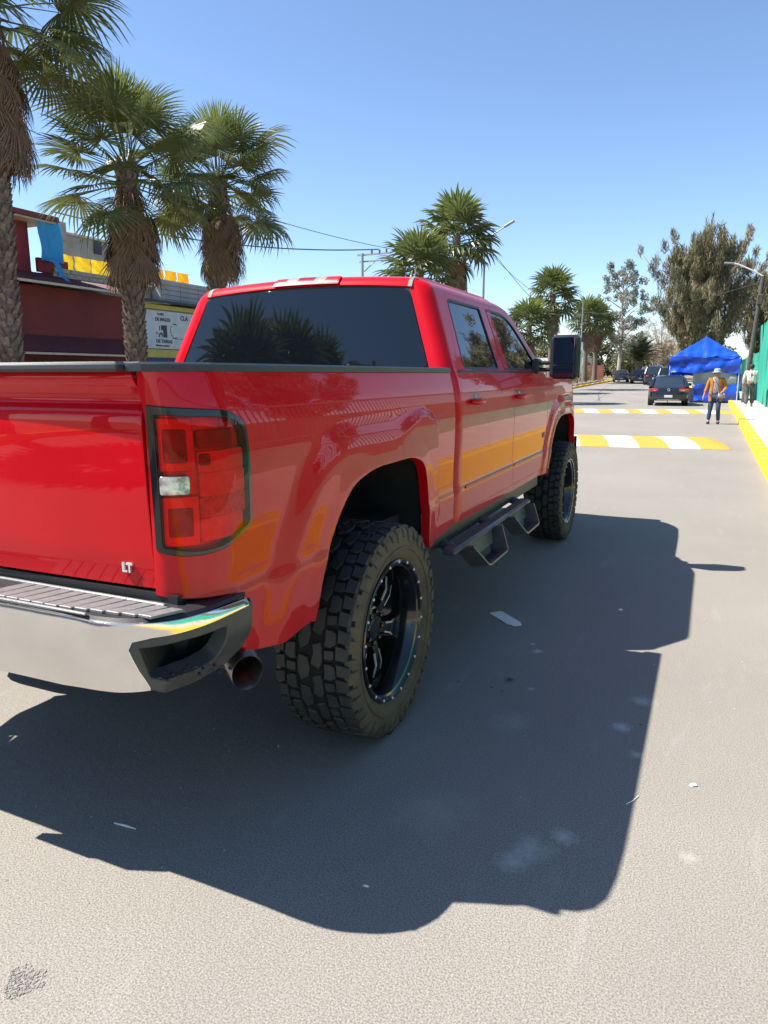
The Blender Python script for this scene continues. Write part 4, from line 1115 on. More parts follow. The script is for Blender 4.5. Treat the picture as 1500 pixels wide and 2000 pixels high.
# ================================================================== FENCE ON THE RIGHT
GREEN = M('green_mesh_sheet', (.035, .33, .225), .55, 0, 0, .4, var=(.8, (.05, .40, .28)), bump=(6, .01), trans=.15)
BARM = M('fence_bar', (.05, .19, .13), .5, .0, 0, .5, var=(8, (.04, .15, .1)))
def fence(y0, y1, h, label):
    root = empty('sheeted_fence', (4.30, y0, gz(y0)+.15)); tag(root, label, 'fence', 'green sheeted fences behind the pavement')
    n = max(1, round((y1-y0)/2.5)); w = (y1-y0)/n
    for i in range(n+1):
        mb = MB(); mb.bbox((.07, 0, h/2), (.06, .06, h+.06), .006); mb.build('fence_post', BARM, root, loc=(0, i*w, 0))
    for i in range(n):
        mb = MB(); ph = i*1.7
        mb.grid(lambda u, v: (.02*sin(u*26+ph)+.05*sin(u*5+ph+v*2)*(.3+v*.7)+.02*sin(v*9+ph), u*w, v*h-.02-.05*sin(u*3.1+ph)*(v > .9)), [k/26 for k in range(27)], [k/10 for k in range(11)])
        o = mb.build('mesh_sheet', GREEN, root, smooth=3, loc=(0, i*w, .02))
    return root
fence(26, 41, 3.8, 'tall bright green sheeted fence beside the walking person with the backpack')
fence(41.2, 83.7, 2.5, 'lower green sheeted fence farther on behind the blue tent')
# near fence: bars over a sheeted base, outside the picture but mirrored in the paint
root = empty('barred_fence', (5.0, -14, .15)); tag(root, 'green barred fence with sheeted foot, outside the right edge but mirrored in the red doors', 'fence')
mb = MB(); mb.box((0, 0, 1.1), (.018, .018, 2.2)); bm_ = mb.mesh('fence_bar', BARM)
for i in range(290): link('fence_bar', bm_, None, root, (0, i*.1375, 0))
mb = MB(); mb.box((0, 19.9, 2.2), (.05, 39.8, .05)); mb.box((0, 19.9, 1.0), (.05, 39.8, .05)); mb.build('fence_rail', BARM, root)
mb = MB(); mb.grid(lambda u, v: (-.03+.02*sin(u*20), u, v*.75), [k*.4 for k in range(100)], [0, .5, 1]); mb.build('mesh_sheet', GREEN, root, smooth=3)
root = empty('earth_bank', (9, 10, 0)); tag(root, 'low ochre wall beyond the near fence, outside the picture and mirrored in the red paint', 'wall')
mb = MB(); mb.box((0, 0, 1.0), (.3, 50, 2.0)); mb.build('wall_face', M('ochre_render', (.20, .16, .10), .9, var=(.8, (.13, .11, .06)), bump=(8, .01)), root)

# ================================================================== STREET LAMPS, POLES, WIRES
POLEM = M('lamp_post_grey', (.36, .37, .37), .45, .5, var=(9, (.28, .29, .29)))
WOODM = M('dark_post', (.05, .045, .04), .85, var=(6, (.09, .08, .07)), bump=(20, .004))
WIREM = M('wire_black', (.02, .035, .035), .6, var=(50, (.03, .04, .04)))
root = empty('street_lamp', (-9.5, 36, 0)); tag(root, 'thin grey street lamp whose arm shows right of the palm behind the pickup', 'street lamp', 'street lamps along the road')
mb = MB(); mb.tube([(0, 0, 0), (0, 0, 8.6)], [.09, .055], 10); mb.build('post', POLEM, root)
mb = MB(); mb.tube([(0, 0, 8.5), (.4, .06, 8.78), (1.05, .12, 9.15)], .04, 8); mb.build('lamp_arm', POLEM, root)
mb = MB(); mb.bbox((0, 0, 0), (.62, .26, .10), .03); mb.build('lamp_head', POLEM, root, loc=(1.28, .14, 9.27), rot=(0, -.48, .08))
root = empty('street_lamp', (3.72, 36, .15)); tag(root, 'street lamp with curved white arm on a dark leaning post beside the green fence', 'street lamp', 'street lamps along the road')
mb = MB(); mb.tube([(-.12, 0, 0), (.22, 0, 5.8)], [.11, .09], 10); mb.build('post', WOODM, root)
mb = MB(); mb.tube([(.22, 0, 4.9), (.25, 0, 5.55), (.24, 0, 5.78), (-.25, 0, 6.08), (-.85, 0, 6.38), (-1.15, 0, 6.47)], .034, 8); mb.build('lamp_arm', WHITE, root)
mb = MB(); mb.bbox((0, 0, 0), (.42, .20, .07), .02); mb.build('lamp_head', POLEM, root, loc=(-1.27, 0, 6.47), rot=(0, .08, 0))
mb = MB(); mb.bbox((.17, -.02, 4.75), (.24, .24, .5), .04); mb.build('post_clamp', WOODM, root)
root = empty('street_lamp', (-9.8, 70, .35)); tag(root, 'slim pale lamp post between the fan palms right of the side mirror', 'street lamp', 'street lamps along the road')
mb = MB(); mb.tube([(0, 0, 0), (0, 0, 8.2)], [.08, .05], 8); mb.build('post', POLEM, root)
root = empty('utility_pole', (-28.6, 60, 0)); tag(root, 'distant utility pole with a two-tier crossarm above the pickup roof', 'utility pole', 'utility poles with crossarms')
mb = MB(); mb.tube([(0, 0, 0), (0, 0, 12.6)], [.16, .13], 10); mb.build('post', POLEM, root)
mb = MB(); mb.box((1.0, .2, 12.5), (3.2, .14, .14)); mb.box((1.1, .2, 11.9), (3.0, .12, .12)); mb.tube([(.1, .2, 11.0), (1.2, .2, 11.85)], .05, 6); mb.build('crossarm', POLEM, root)
mb = MB()
for x in (.9, 1.7, 2.4): mb.lathe([(12.55, .05), (12.65, .11), (12.72, .06), (12.82, .11), (12.9, .03)], 8, 'Z', c=(x, .2, 0))
mb.build('insulators', WOODM, root)
root = empty('utility_pole', (-8.9, -20, 0)); tag(root, 'utility pole behind the camera, mirrored in the rear window', 'utility pole', 'utility poles with crossarms')
mb = MB(); mb.tube([(0, 0, 0), (0, 0, 12.6)], [.17, .13], 10); mb.build('post', POLEM, root)
mb = MB(); mb.box((0, .1, 12.3), (2.8, .12, .12)); mb.box((0, .1, 11.6), (2.2, .12, .12)); mb.build('crossarm', POLEM, root)
def wire(p, q, sag, r, label, n=22, name='overhead_wire'):
    p, q = Vector(p), Vector(q); mb = MB()
    mb.tube([p.lerp(q, i/n)-Vector((0, 0, sag*4*(i/n)*(1-i/n))) for i in range(n+1)], r, 5)
    o = mb.build(name, WIREM); tag(o, label, 'wire', 'overhead wires'); return o
wire((-22.5, 10, 11.4), (-12.5, 46, 9.1), 1.5, .016, 'thin black wire sagging from the left palms down to the palm behind the cab')
wire((-48, 42, 14.6), (-27.0, 60.2, 12.9), 1.0, .055, 'thick dark cable running level from the third palm to the crossarm pole')
wire((-9.5, 36, 8.5), (-11.5, 82, 6.0), 1.1, .016, 'thin wire falling from the left street lamp towards the palms by the mirror')
wire((-9.5, 36, 8.2), (-9.8, 70, 8.2), 1.2, .014, 'second thin wire just under the one leaving the left street lamp')
wire((3.9, 36, 5.7), (-9.8, 70, 7.4), .6, .016, 'thin pale wire crossing the road from the leaning lamp post to the palms')
wire((-30, -20, 12.3), (14, -20, 12.3), .5, .02, 'level wire behind the camera, mirrored in the rear window')
wire((-30, -19, 10.6), (14, -20, 11.6), .9, .02, 'lower sagging wire behind the camera, mirrored in the rear window')

# ================================================================== BUILDINGS ON THE LEFT
MAROON = M('maroon_render', (.165, .030, .030), .85, var=(.7, (.125, .024, .026)), bump=(12, .006))
MARTILE = M('maroon_roof_sheet', (.13, .035, .04), .7, var=(1.2, (.09, .03, .033)))
SAND = M('sand_block', (.42, .36, .28), .9, var=(2, (.34, .29, .22)), bump=(16, .008), island=.15)
GREYW = M('grey_block', (.36, .36, .37), .9, var=(1.5, (.30, .30, .31)), bump=(16, .008))
YELF = M('yellow_cloth', (.85, .60, .02), .7, var=(1, (.78, .50, .02)), trans=.3)
CREAM = M('cream_trim', (.50, .46, .38), .8, var=(3, (.42, .38, .3)))
BLUET = M('blue_sheet', (.02, .30, .60), .5, var=(1.2, (.02, .24, .50)), bump=(4, .01), trans=.2)
bld = empty('maroon_house', (-22, 14, 0)); tag(bld, 'maroon house with corrugated awnings behind the first two fan palms', 'house')
def part(nm, mt, root, fn, **k):
    mb = MB(); fn(mb); return mb.build(nm, mt, root, **k)
# house front, local y 0..8.4 (world 6..22.4)
part('wall', MAROON, bld, lambda m_: (m_.box((-3, -.8, 2.45), (6, 18.3, 4.9))))
part('upper_wall', M('dull_red_render', (.27, .032, .036), .85, var=(.7, (.22, .03, .03)), bump=(12, .006)), bld, lambda m_: (m_.box((-4.0, -3.4, 6.3), (5, 16.8, 2.6)), m_.box((-1.15, 5.75, 5.9), (.16, 1.5, .55))))
part('roof_slab', M('roof_slab_red', (.16, .03, .03), .8, var=(1, (.12, .03, .03))), bld, lambda m_: m_.box((-3.8, -2.8, 7.72), (6.2, 17.4, .2)))
part('roof_slab_soffit', CREAM, bld, lambda m_: m_.box((-3.8, -2.8, 7.58), (6.0, 17.2, .07)))
def corr(m_, x0, x1, z0, z1, ya, yb_, pitch=.16, a=.035):
    n = int((yb_-ya)/pitch*4); us = [ya+(yb_-ya)*i/n for i in range(n+1)]
    m_.grid(lambda u, v: (x0+(x1-x0)*v, u, z0+(z1-z0)*v+a*sin(2*pi*u/pitch)), us, [0, .25, .5, .75, 1])
part('upper_awning', MARTILE, bld, lambda m_: corr(m_, .9, -1.5, 4.98, 5.62, -9, 8.2), smooth=.9)
part('upper_gutter', CREAM, bld, lambda m_: m_.box((.92, -.4, 4.92), (.08, 17.2, .09)))
part('lower_awning', MARTILE, bld, lambda m_: corr(m_, .95, 0.02, 2.38, 3.02, -9, 8.4), smooth=.9)
part('lower_gutter', CREAM, bld, lambda m_: m_.box((.98, -.3, 2.30), (.07, 17.4, .08)))
for i in range(4):
    part('shutter', M('shutter_brown', (.06, .02, .02), .7, var=(2, (.04, .015, .015))), bld, lambda m_: m_.box((.03, -6+i*3.6, 1.05), (.06, 2.6, 2.1)))
# blue tarp hung on the terrace
t_ = empty('blue_tarp', (-22.9, 19.0, 5.5)); tag(t_, 'turquoise blue tarp hanging from the terrace of the maroon house with a loose strip below', 'tarp')
mb = MB(); mb.grid(lambda u, v: (.06*sin(u*9)+.04*sin(v*7+u*3), u*1.12+.04*sin(v*5), .55+v*(1.75-.15*u)), [i/14 for i in range(15)], [i/10 for i in range(11)]); mb.build('tarp_sheet', BLUET, t_, smooth=3)
mb = MB(); mb.grid(lambda u, v: (.35+.9*v+.05*sin(v*8), u*(.34-.18*v)+.35*v+.04*sin(v*9), .65-1.25*v), [0, .5, 1], [i/8 for i in range(9)]); mb.build('tarp_strip', BLUET, t_, smooth=3)
# sand block house upper wall, blocks laid one by one
hs = empty('sand_block_house', (-22.3, 22.2, 0)); tag(hs, 'unplastered sand-coloured block house with yellow cloth on its parapet, right of the maroon house', 'house')
part('wall', SAND, hs, lambda m_: (m_.box((-3, 3.0, 2.2), (6, 5.9, 5.0)), m_.box((-3.75, 3.0, 5.1), (6, 11, 1.2))))
mb = MB(); mb.bbox((0, 0, 0), (.10, .385, .185), .006); bl_ = mb.mesh('block', SAND)
for rw_ in range(5):
    for c_ in range(13):
        y = -2.3+c_*.4+(.2 if rw_ % 2 else 0); o = link('block', bl_, None, hs, (-.72+.006*((rw_*7+c_*3) % 5-2), y, 4.98+rw_*.2)); 
part('roof_edge', CREAM, hs, lambda m_: m_.box((.06, -0.6, 4.86), (.12, 6.6, .07)))
part('grey_wall', GREYW, hs, lambda m_: m_.box((-.35, 5.9, 5.45), (.5, 5.6, 1.15)))
mb = MB(); mb.bbox((0, 0, 0), (.06, 1.35, .20), .01); pk = mb.mesh('plank', GREYW)
for rw_ in range(5):
    for c_ in range(4): link('plank', pk, None, hs, (-.07, 3.8+c_*1.38, 4.98+rw_*.225))
yc = empty('yellow_cloth_band', (-23.6, 20.4, 5.9)); tag(yc, 'bright yellow cloth screening stretched along the rooftop parapets', 'screening')
for i in range(9):
    mb = MB(); w = .88; mb.grid(lambda u, v: (.05*sin(u*6+i)+.03*sin(v*10+u*8+i), u*w, v*(.66)+.02*sin(u*3)), [k/9 for k in range(10)], [k/6 for k in range(7)])
    mb.build('cloth_panel', YELF if i < 4 else M('orange_cloth', (.85, .42, .01), .7, var=(1, (.80, .38, .01)), trans=.3), yc, smooth=3, loc=(0, i*.92+(.0 if i < 4 else .2), .0+(.0 if i < 4 else .15)))
gb = empty('grey_rooftop_hut', (-34, 30, 0)); tag(gb, 'grey concrete rooftop room with dark opening, behind the yellow cloth', 'building')
part('wall', M('hut_grey', (.33, .31, .28), .9, var=(1, (.24, .22, .2)), bump=(10, .01)), gb, lambda m_: (m_.box((-.6, 1.8, 4.9), (1.2, 4.0, 9.8)), m_.box((0.1, -.2, 9.9), (.5, .9, 1.0))))
part('doorway', BLACKP, gb, lambda m_: m_.box((.03, 2.9, 9.45), (.1, .6, .9)))
part('roof', CREAM, gb, lambda m_: m_.box((-.6, 1.8, 9.88), (1.5, 4.3, .12)))
# shop front with the painted sign
shop = empty('shop', (-22, 22.6, 0)); tag(shop, 'shop front with yellow frame between the second palm and the pickup cab', 'shop')
part('wall', M('shop_wall', (.45, .43, .38), .85, var=(1, (.38, .36, .32))), shop, lambda m_: m_.box((-.02, 3.4, 2.35), (.24, 6.6, 4.7)))
part('frame_side', M('shop_yellow', (.50, .42, .10), .7, var=(2, (.42, .35, .08))), shop, lambda m_: m_.box((.16, .25, 3.4), (.14, .28, 2.6)))
part('frame_top', MATS['shop_yellow'], shop, lambda m_: m_.box((.16, 3.5, 4.62), (.14, 6.2, .2)))
part('frame_foot', MATS['shop_yellow'], shop, lambda m_: m_.box((.16, 3.5, 2.48), (.14, 6.2, .36)))
part('dark_ledge', BLACKP, shop, lambda m_: m_.box((.3, 3.4, 4.86), (.5, 6.6, .10)))
part('blue_foot', M('shop_blue', (.03, .05, .18), .7, var=(2, (.03, .04, .14))), shop, lambda m_: m_.box((.16, 3.5, 2.16), (.14, 6.2, .26)))
sb = empty('shop_sign', (-21.8, 23.3, 2.7)); tag(sb, 'pale blue-grey shop sign lettered DE INGLES and DE TAREAS', 'sign')
SIGNP = M('sign_panel', (.50, .55, .60), .7, var=(3, (.42, .47, .52))); INK = M('sign_ink', (.03, .035, .05), .7, var=(9, (.05, .05, .07)))
part('sign_board', SIGNP, sb, lambda m_: m_.box((.03, 2.0, .88), (.06, 3.9, 1.74)))
def sgn(txt, y, z, s_): text_mesh('lettering', txt, s_, .006, INK, sb, Matrix.Translation((.07, y, z)) @ Matrix.Rotation(pi/2, 4, 'Z') @ Matrix.Rotation(pi/2, 4, 'X'), .004)
sgn('CLASES', .95, 1.55, .13); sgn('DE INGLES', .78, 1.28, .22); sgn('DE TAREAS', .78, .28, .22); sgn('informes y apuntes', .74, .12, .12); sgn('CLA', 2.55, 1.40, .30)
part('figure_print', INK, sb, lambda m_: [m_.box((.066, y, z), (.012, a, b)) for y, z, a, b in ((1.42, .82, .26, .56), (1.22, .98, .12, .22), (1.05, .95, .05, .2), (1.15, .70, .16, .10), (1.0, .62, .07, .16), (1.22, .60, .08, .06), (.85, .72, .06, .10))])
part('ring_print', INK, sb, lambda m_: [m_.box((.066, 2.1+.30*cos(a), .86+.33*sin(a)), (.012, .08, .045), M4=Matrix.Translation((.066, 2.1+.30*cos(a), .86+.33*sin(a))) @ Matrix.Rotation(a+pi/2, 4, 'X')) for a in (1.2, 1.5, 1.8, 2.5, 2.9, 3.3, 3.8, 4.2, 4.7, 5.1)])
part('rule_line', INK, sb, lambda m_: m_.box((.066, 2.6, .50), (.012, 1.4, .02)))
nb_ = empty('white_building', (-13, 96, .6)); tag(nb_, 'low white building with brick-red side just visible right of the side mirror', 'building')
part('wall', WHITE, nb_, lambda m_: m_.box((-4, 0, 1.5), (8, 6, 3.0)))
part('side_wall', M('brick_red_wall', (.30, .10, .07), .9, var=(2, (.22, .08, .05))), nb_, lambda m_: m_.box((1, -4, 1.0), (3.0, .3, 2.0)))

# ================================================================== PARKED CARS
CARGL = M('car_glass', (.02, .028, .036), .03, 0, 1, .8)
CARLT = M('car_tail_red', (.55, .01, .012), .2, 0, 1, var=(12, (.40, .008, .01)))
TYREF = M('plain_tyre', (.02, .02, .02), .8, bump=(60, .003)); ALLOY = M('alloy', (.45, .45, .46), .3, .9, var=(9, (.35, .35, .36)))
PLATE = M('number_plate', (.70, .70, .68), .5, var=(20, (.6, .6, .58)))
def car(name, loc, rz, L, Wd, H, kind, paint, label, cat, lamps=True):
    root = empty(name, loc, rz); tag(root, label, cat, 'cars parked and waiting up the road')
    w = Wd/2; belt = H*.62 if kind == 'sedan' else H*.58; zb_ = .24
    # longitudinal stations: y, half width, top of the body shell
    if kind == 'sedan': st = [(0, .80, .80*belt+.02), (.05, .90, .93*belt), (.12, .95, belt*.99), (.5, .99, belt*1.01), (1.2, 1.0, belt), (2.2, 1.0, belt*.99), (L-1.25, .99, belt*.97), (L-.5, .95, belt*.85), (L-.12, .86, belt*.72), (L, .72, belt*.62)]
    else: st = [(0, .86, belt*.88), (.05, .93, belt*.97), (.15, .97, belt), (.6, 1.0, belt), (2.2, 1.0, belt), (L-1.2, .99, belt*.97), (L-.4, .95, belt*.88), (L-.1, .88, belt*.78), (L, .75, belt*.7)]
    mb = MB(); K = 20
    V = []
    for (y, k, zt) in st:
        zc = (zb_+zt)/2; hh = (zt-zb_)/2
        for j in range(K):
            a = 2*pi*j/K; c, s_ = cos(a), sin(a)
            bul = 1+.03*(1-abs(s_))
            V.append((w*k*(abs(c)**.32)*(1 if c > 0 else -1)*bul*.975, y, zc+hh*(abs(s_)**.42)*(1 if s_ > 0 else -1)))
    n = len(st)
    mb.add(V, [(i*K+j, i*K+(j+1) % K, (i+1)*K+(j+1) % K, (i+1)*K+j) for i in range(n-1) for j in range(K)]+[tuple(range(K)), tuple(range((n-1)*K, n*K))])
    mb.build('body', paint, root, smooth=.6)
    # greenhouse
    if kind == 'sedan': gs = [(.42, .78, belt*.99), (1.18, .70, H*.955), (1.7, .70, H), (2.5, .71, H*.985), (L-1.55, .80, belt*.98)]
    else: gs = [(.12, .84, belt*.99), (.42, .76, H*.95), (.8, .76, H), (2.5, .76, H*.985), (L-1.35, .84, belt*.97)]
    def prof(y):
        for a, b in zip(gs, gs[1:]):
            if a[0] <= y <= b[0]:
                t = (y-a[0])/(b[0]-a[0]); return a[1]+(b[1]-a[1])*t, a[2]+(b[2]-a[2])*t
    ys = sorted(set([g_[0] for g_ in gs]+[gs[0][0]+(gs[-1][0]-gs[0][0])*i/14 for i in range(15)]))
    mb = MB(); V = []
    for y in ys:
        kw, zt = prof(y); zl = belt*.93
        for (a, b) in ((-.93, 0), (-.90, .15), (-kw*1.02, .86), (-kw*.93, .97), (-kw*.6, 1.0), (0, 1.01), (kw*.6, 1.0), (kw*.93, .97), (kw*1.02, .86), (.90, .15), (.93, 0)):
            V.append((a*w, y, zl+(zt-zl)*b))
    q = 11
    mb.add(V, [(i*q+j, i*q+j+1, (i+1)*q+j+1, (i+1)*q+j) for i in range(len(ys)-1) for j in range(q-1)])
    mb.build('windows', CARGL, root, smooth=.7)
    # roof skin and pillars
    mb = MB(); ry = [y for y in ys if prof(y)[1] > H*.93]; V = []
    for y in ry:
        kw, zt = prof(y)
        for a, b in ((-1.04, -.075), (-.95, -.02), (-.6, .012), (0, .02), (.6, .012), (.95, -.02), (1.04, -.075)): V.append((a*kw*w, y, zt+b+.006))
    mb.add(V, [(i*7+j, i*7+j+1, (i+1)*7+j+1, (i+1)*7+j) for i in range(len(ry)-1) for j in range(6)])
    mb.build('roof', paint, root, smooth=.7)
    for sg in (1, -1):
        mb = MB(); p0 = Vector((sg*w*.91, gs[0][0]-.05, belt*.97)); p1 = Vector((sg*w*.73, ry[0], prof(ry[0])[1]-.03)); mb.tube([p0, p0.lerp(p1, .5)+Vector((sg*.02, 0, 0)), p1], [.10, .075, .05], 6)
        mb.tube([(sg*w*.90, 2.0, belt*.98), (sg*w*.74, 2.05, H-.06)], .035, 6)
        mb.tube([(sg*w*.90, gs[-1][0], belt*.95), (sg*w*.74, 2.6, H-.06)], .035, 6)
        mb.build('pillars', paint, root)
        mb = MB(); mb.bbox((sg*(w*.98+.09), L-1.75, belt+.10), (.18, .10, .14), .03); mb.build('door_mirror', paint, root, smooth=.7)
        if lamps:
            zl = belt*.83; mb = MB(); mb.bbox((sg*w*.74, .055, zl), (w*.46, .14, .16), .035); mb.build('tail_light', CARLT, root)
            mb = MB(); mb.bbox((sg*w*.70, .02, zl-.01), (w*.16, .10, .05), .01); mb.build('tail_light_lamp', LCLR, root)
        for y in (.85, L-.88):
            wl = empty('wheel', (sg*(w-.12), y, .33)); wl.parent = root
            mb = MB(); mb.lathe([(-.10, .20), (-.10, .30), (-.08, .33), (.08, .33), (.10, .30), (.10, .20)], 24); mb.build('tyre', TYREF, wl)
            mb = MB(); mb.lathe([(.085*sg, .21), (.07*sg, .18), (.055*sg, .05), (.06*sg, .001)], 20); mb.build('rim', ALLOY, wl)
            ar = MB(); ar.lathe([(-.13, .365), (.112, .365), (.112, .33)], 24); ar.build('arch', BLACKP, wl)
    mb = MB(); mb.bbox((0, -.015, belt*.83-.30 if kind == 'sedan' else belt*.6), (.36, .03, .15), .006); mb.build('number_plate', PLATE, root)
    mb = MB(); mb.bbox((0, -.02, .33), (w*1.6, .10, .14), .03); mb.build('lower_valance', BLACKP, root)
    mb = MB(); mb.bbox((0, -.075, .285), (w*1.1, .015, .025), .005); mb.build('chrome_strip', CHROME, root)
    mb = MB(); mb.lathe([(-.012, .062), (-.022, .060), (-.022, .045), (-.012, .043)], 20, 'Y', c=(0, .0, belt*.86)); mb.build('badge_ring', MILLED, root)
    return root
CBLK = M('car_black', (.010, .012, .018), .3, .3, 1, coat_rough=.03, var=(2, (.012, .014, .02)))
CGRY = M('car_grey', (.12, .14, .14), .35, .6, 1, var=(2, (.10, .12, .12)))
CDRK = M('car_dark', (.018, .018, .02), .3, .3, 1, var=(2, (.022, .022, .024)))
car('sedan_car', (.32, 34.0, 0), radians(3), 4.6, 1.80, 1.42, 'sedan', CBLK, 'black sedan with red tail lights and white plate parked beside the blue tent', 'car')
car('hatchback_car', (-4.9, 79, .50), radians(8), 4.1, 1.74, 1.52, 'hatch', CDRK, 'small dark hatchback with white plate, in the middle of the far cars', 'car')
car('sedan_car', (-7.5, 85, .54), radians(8), 4.4, 1.76, 1.45, 'sedan', CGRY, 'grey-green sedan farthest left of the far cars beside the yellow kerb', 'car')
car('van_car', (-3.15, 74, .40), radians(6), 4.9, 1.92, 1.9, 'hatch', CDRK, 'tall black van partly hidden between the small hatchback and the near sedan', 'van')
car('suv_car', (-1.4, 66, .31), radians(6), 4.6, 1.85, 1.78, 'hatch', CBLK, 'dark car whose roof shows just above the near black sedan', 'car')

# ================================================================== BLUE TENT
TARP = M('blue_tarpaulin', (.008, .085, .62), .32, 0, .3, .6, var=(1.5, (.006, .06, .50)), bump=(3, .03), trans=.12)
CLEARP = M('grey_plastic_sheet', (.30, .29, .30), .3, 0, .3, var=(2, (.40, .39, .40)), bump=(4, .02))
tent = empty('blue_tent', (1.72, 40.0, 0)); tag(tent, 'blue tarpaulin market tent with peaked roof set up on the road edge', 'tent')
def roof_pt(u, v):
    # u,v in -1..1 pyramid roof with wrinkles
    m_ = max(abs(u), abs(v)); x, y = 1.68*u, 1.5*v
    z = 2.32+(3.46-2.32)*(1-m_)**.92-.10*sin(m_*pi)*(.5+.5*cos(3*atan2(v, u)*2))
    z += .045*sin(9*u+4*v+3*m_)*m_+.03*sin(17*v-6*u+1)*m_+.03*sin(23*u)*m_
    return (x, y, z)
mb = MB(); mb.grid(roof_pt, [-1+i/18 for i in range(37)], [-1+i/18 for i in range(37)]); mb.build('roof_sheet', TARP, tent, smooth=.6)
def curtain(p, q, z1, z0, n=26, amp=.05, ph=0.):
    def fn(u, v):
        x = p[0]+(q[0]-p[0])*u; y = p[1]+(q[1]-p[1])*u; d = amp*(sin(u*21+ph)+.6*sin(u*43+2*ph+v*3))*(.3+.7*v)+.05*sin(v*7+u*5)
        nx, ny = (q[1]-p[1]), -(q[0]-p[0]); l = sqrt(nx*nx+ny*ny)
        return (x+nx/l*d, y+ny/l*d, z1+(z0-z1)*v+(.04*sin(u*12+ph) if v > .9 else 0)+(.05*sin(u*8+ph) if v < .1 else 0))
    return fn
C4 = [(-1.68, -1.5), (1.68, -1.5), (1.68, 1.5), (-1.68, 1.5)]
for i in range(4):
    mb = MB(); mb.grid(curtain(C4[i], C4[(i+1) % 4], 2.36, 1.56 if i == 0 else 1.4, ph=i*2.1), [k/26 for k in range(27)], [k/8 for k in range(9)]); mb.build('valance', TARP, tent, smooth=.6)
mb = MB(); mb.grid(curtain((-.4, -1.42), (1.60, -1.42), .92, .10, amp=.03), [k/16 for k in range(17)], [k/6 for k in range(7)]); mb.build('lower_curtain', TARP, tent, smooth=.6)
mb = MB(); mb.grid(curtain((1.72, -1.5), (1.72, 1.5), 1.5, .05, amp=.06, ph=1), [k/16 for k in range(17)], [k/8 for k in range(9)]); mb.build('side_curtain', TARP, tent, smooth=.6)
mb = MB(); mb.grid(curtain((-.5, -1.36), (1.55, -1.36), 1.62, .88, amp=.02, ph=3), [k/16 for k in range(17)], [k/6 for k in range(7)]); mb.build('window_sheet', CLEARP, tent, smooth=.6)
for (x, y) in C4:
    mb = MB(); mb.tube([(x*.985, y*.985, 0), (x*.985, y*.985, 2.34)], .022, 8); mb.build('tent_pole', WHITE, tent)
mb = MB(); mb.box((.2, .3, .72), (2.2, .8, .06)); mb.box((.2, .3, .35), (2.1, .7, .7)); mb.build('stall_counter', M('counter', (.30, .28, .27), .8, var=(2, (.4, .38, .36))), tent)

# ================================================================== PEOPLE
def skin(name, J, E_, mat, parent, rootj, sub=2):
    names = list(J); me = bpy.data.meshes.new(name)
    me.from_pydata([J[k][:3] for k in names], [(names.index(a), names.index(b)) for a, b in E_], [])
    o = bpy.data.objects.new(name, me); COL.objects.link(o)
    o.modifiers.new('skin', 'SKIN'); sv = me.skin_vertices[0].data
    for i, k in enumerate(names):
        r = J[k][3:]; sv[i].radius = (r[0], r[1] if len(r) > 1 else r[0]); sv[i].use_root = (k == rootj)
    o.modifiers[0].use_smooth_shade = True
    m_ = o.modifiers.new('sub', 'SUBSURF'); m_.levels = sub; m_.render_levels = sub
    dg = bpy.context.evaluated_depsgraph_get(); new = bpy.data.meshes.new_from_object(o.evaluated_get(dg))
    bpy.data.objects.remove(o); new.materials.clear(); new.materials.append(mat); new.name = name
    return link(name, new, None, parent)
SKIN = M('skin', (.42, .23, .15), .55, var=(20, (.36, .19, .12)))
HAIR = M('dark_hair', (.012, .010, .009), .6, bump=(90, .004))
def body(root, J, hands, sc=1.):
    E_ = [('pel', 'sp'), ('sp', 'ch'), ('ch', 'nk'), ('nk', 'hd'), ('hd', 'tp'), ('pel', 'hL'), ('hL', 'kL'), ('kL', 'aL'), ('pel', 'hR'), ('hR', 'kR'), ('kR', 'aR'), ('aL', 'tL'), ('aR', 'tR'),
          ('ch', 'sL'), ('sL', 'eL'), ('eL', 'wL'), ('wL', 'mL'), ('ch', 'sR'), ('sR', 'eR'), ('eR', 'wR'), ('wR', 'mR')]
    b = skin('body', J, E_, SKIN, root, 'pel')
    for side in 'LR':
        w = Vector(J['m'+side][:3]); d = (w-Vector(J['w'+side][:3])).normalized()
        ax = Vector((0, 1, 0)); ax = (ax-d*ax.dot(d)).normalized(); f = d.cross(ax)
        mb = MB()
        for k, (o_, l) in enumerate(((-.030, .062), (-.010, .074), (.010, .070), (.029, .056))):
            p = w+ax*o_; mb.tube([p-d*.01, p+d*l*.5+f*.006, p+d*l+f*.024], [.0095, .009, .007], 6)
        mb.tube([w-d*.03-ax*.03, w+d*.01-ax*.055+f*.01, w+d*.04-ax*.058+f*.02], [.011, .010, .008], 6)
        mb.build('fingers', SKIN, b, smooth=3)
    return b
def face(root, c, fy):
    """eyes, nose, mouth and ears on a head centred at c that faces fy along y"""
    mb = MB()
    x, y, z = c
    mb.tube([(x, y+fy*.085, z+.012), (x, y+fy*.108, z-.022), (x, y+fy*.092, z-.034)], [.010, .017, .012], 6)
    for s_ in (1, -1): mb.tube([(x+s_*.078, y, z+.02), (x+s_*.086, y-.01, z), (x+s_*.080, y, z-.025)], [.010, .016, .010], 6)
    mb.build('nose_and_ears', SKIN, root, smooth=3)
    mb = MB()
    for s_ in (1, -1): mb.tube([(x+s_*.018, y+fy*.090, z+.018), (x+s_*.046, y+fy*.084, z+.018)], .008, 6)
    mb.tube([(x-.024, y+fy*.092, z-.055), (x+.024, y+fy*.092, z-.055)], .006, 6)
    mb.build('eyes_and_mouth', HAIR, root)
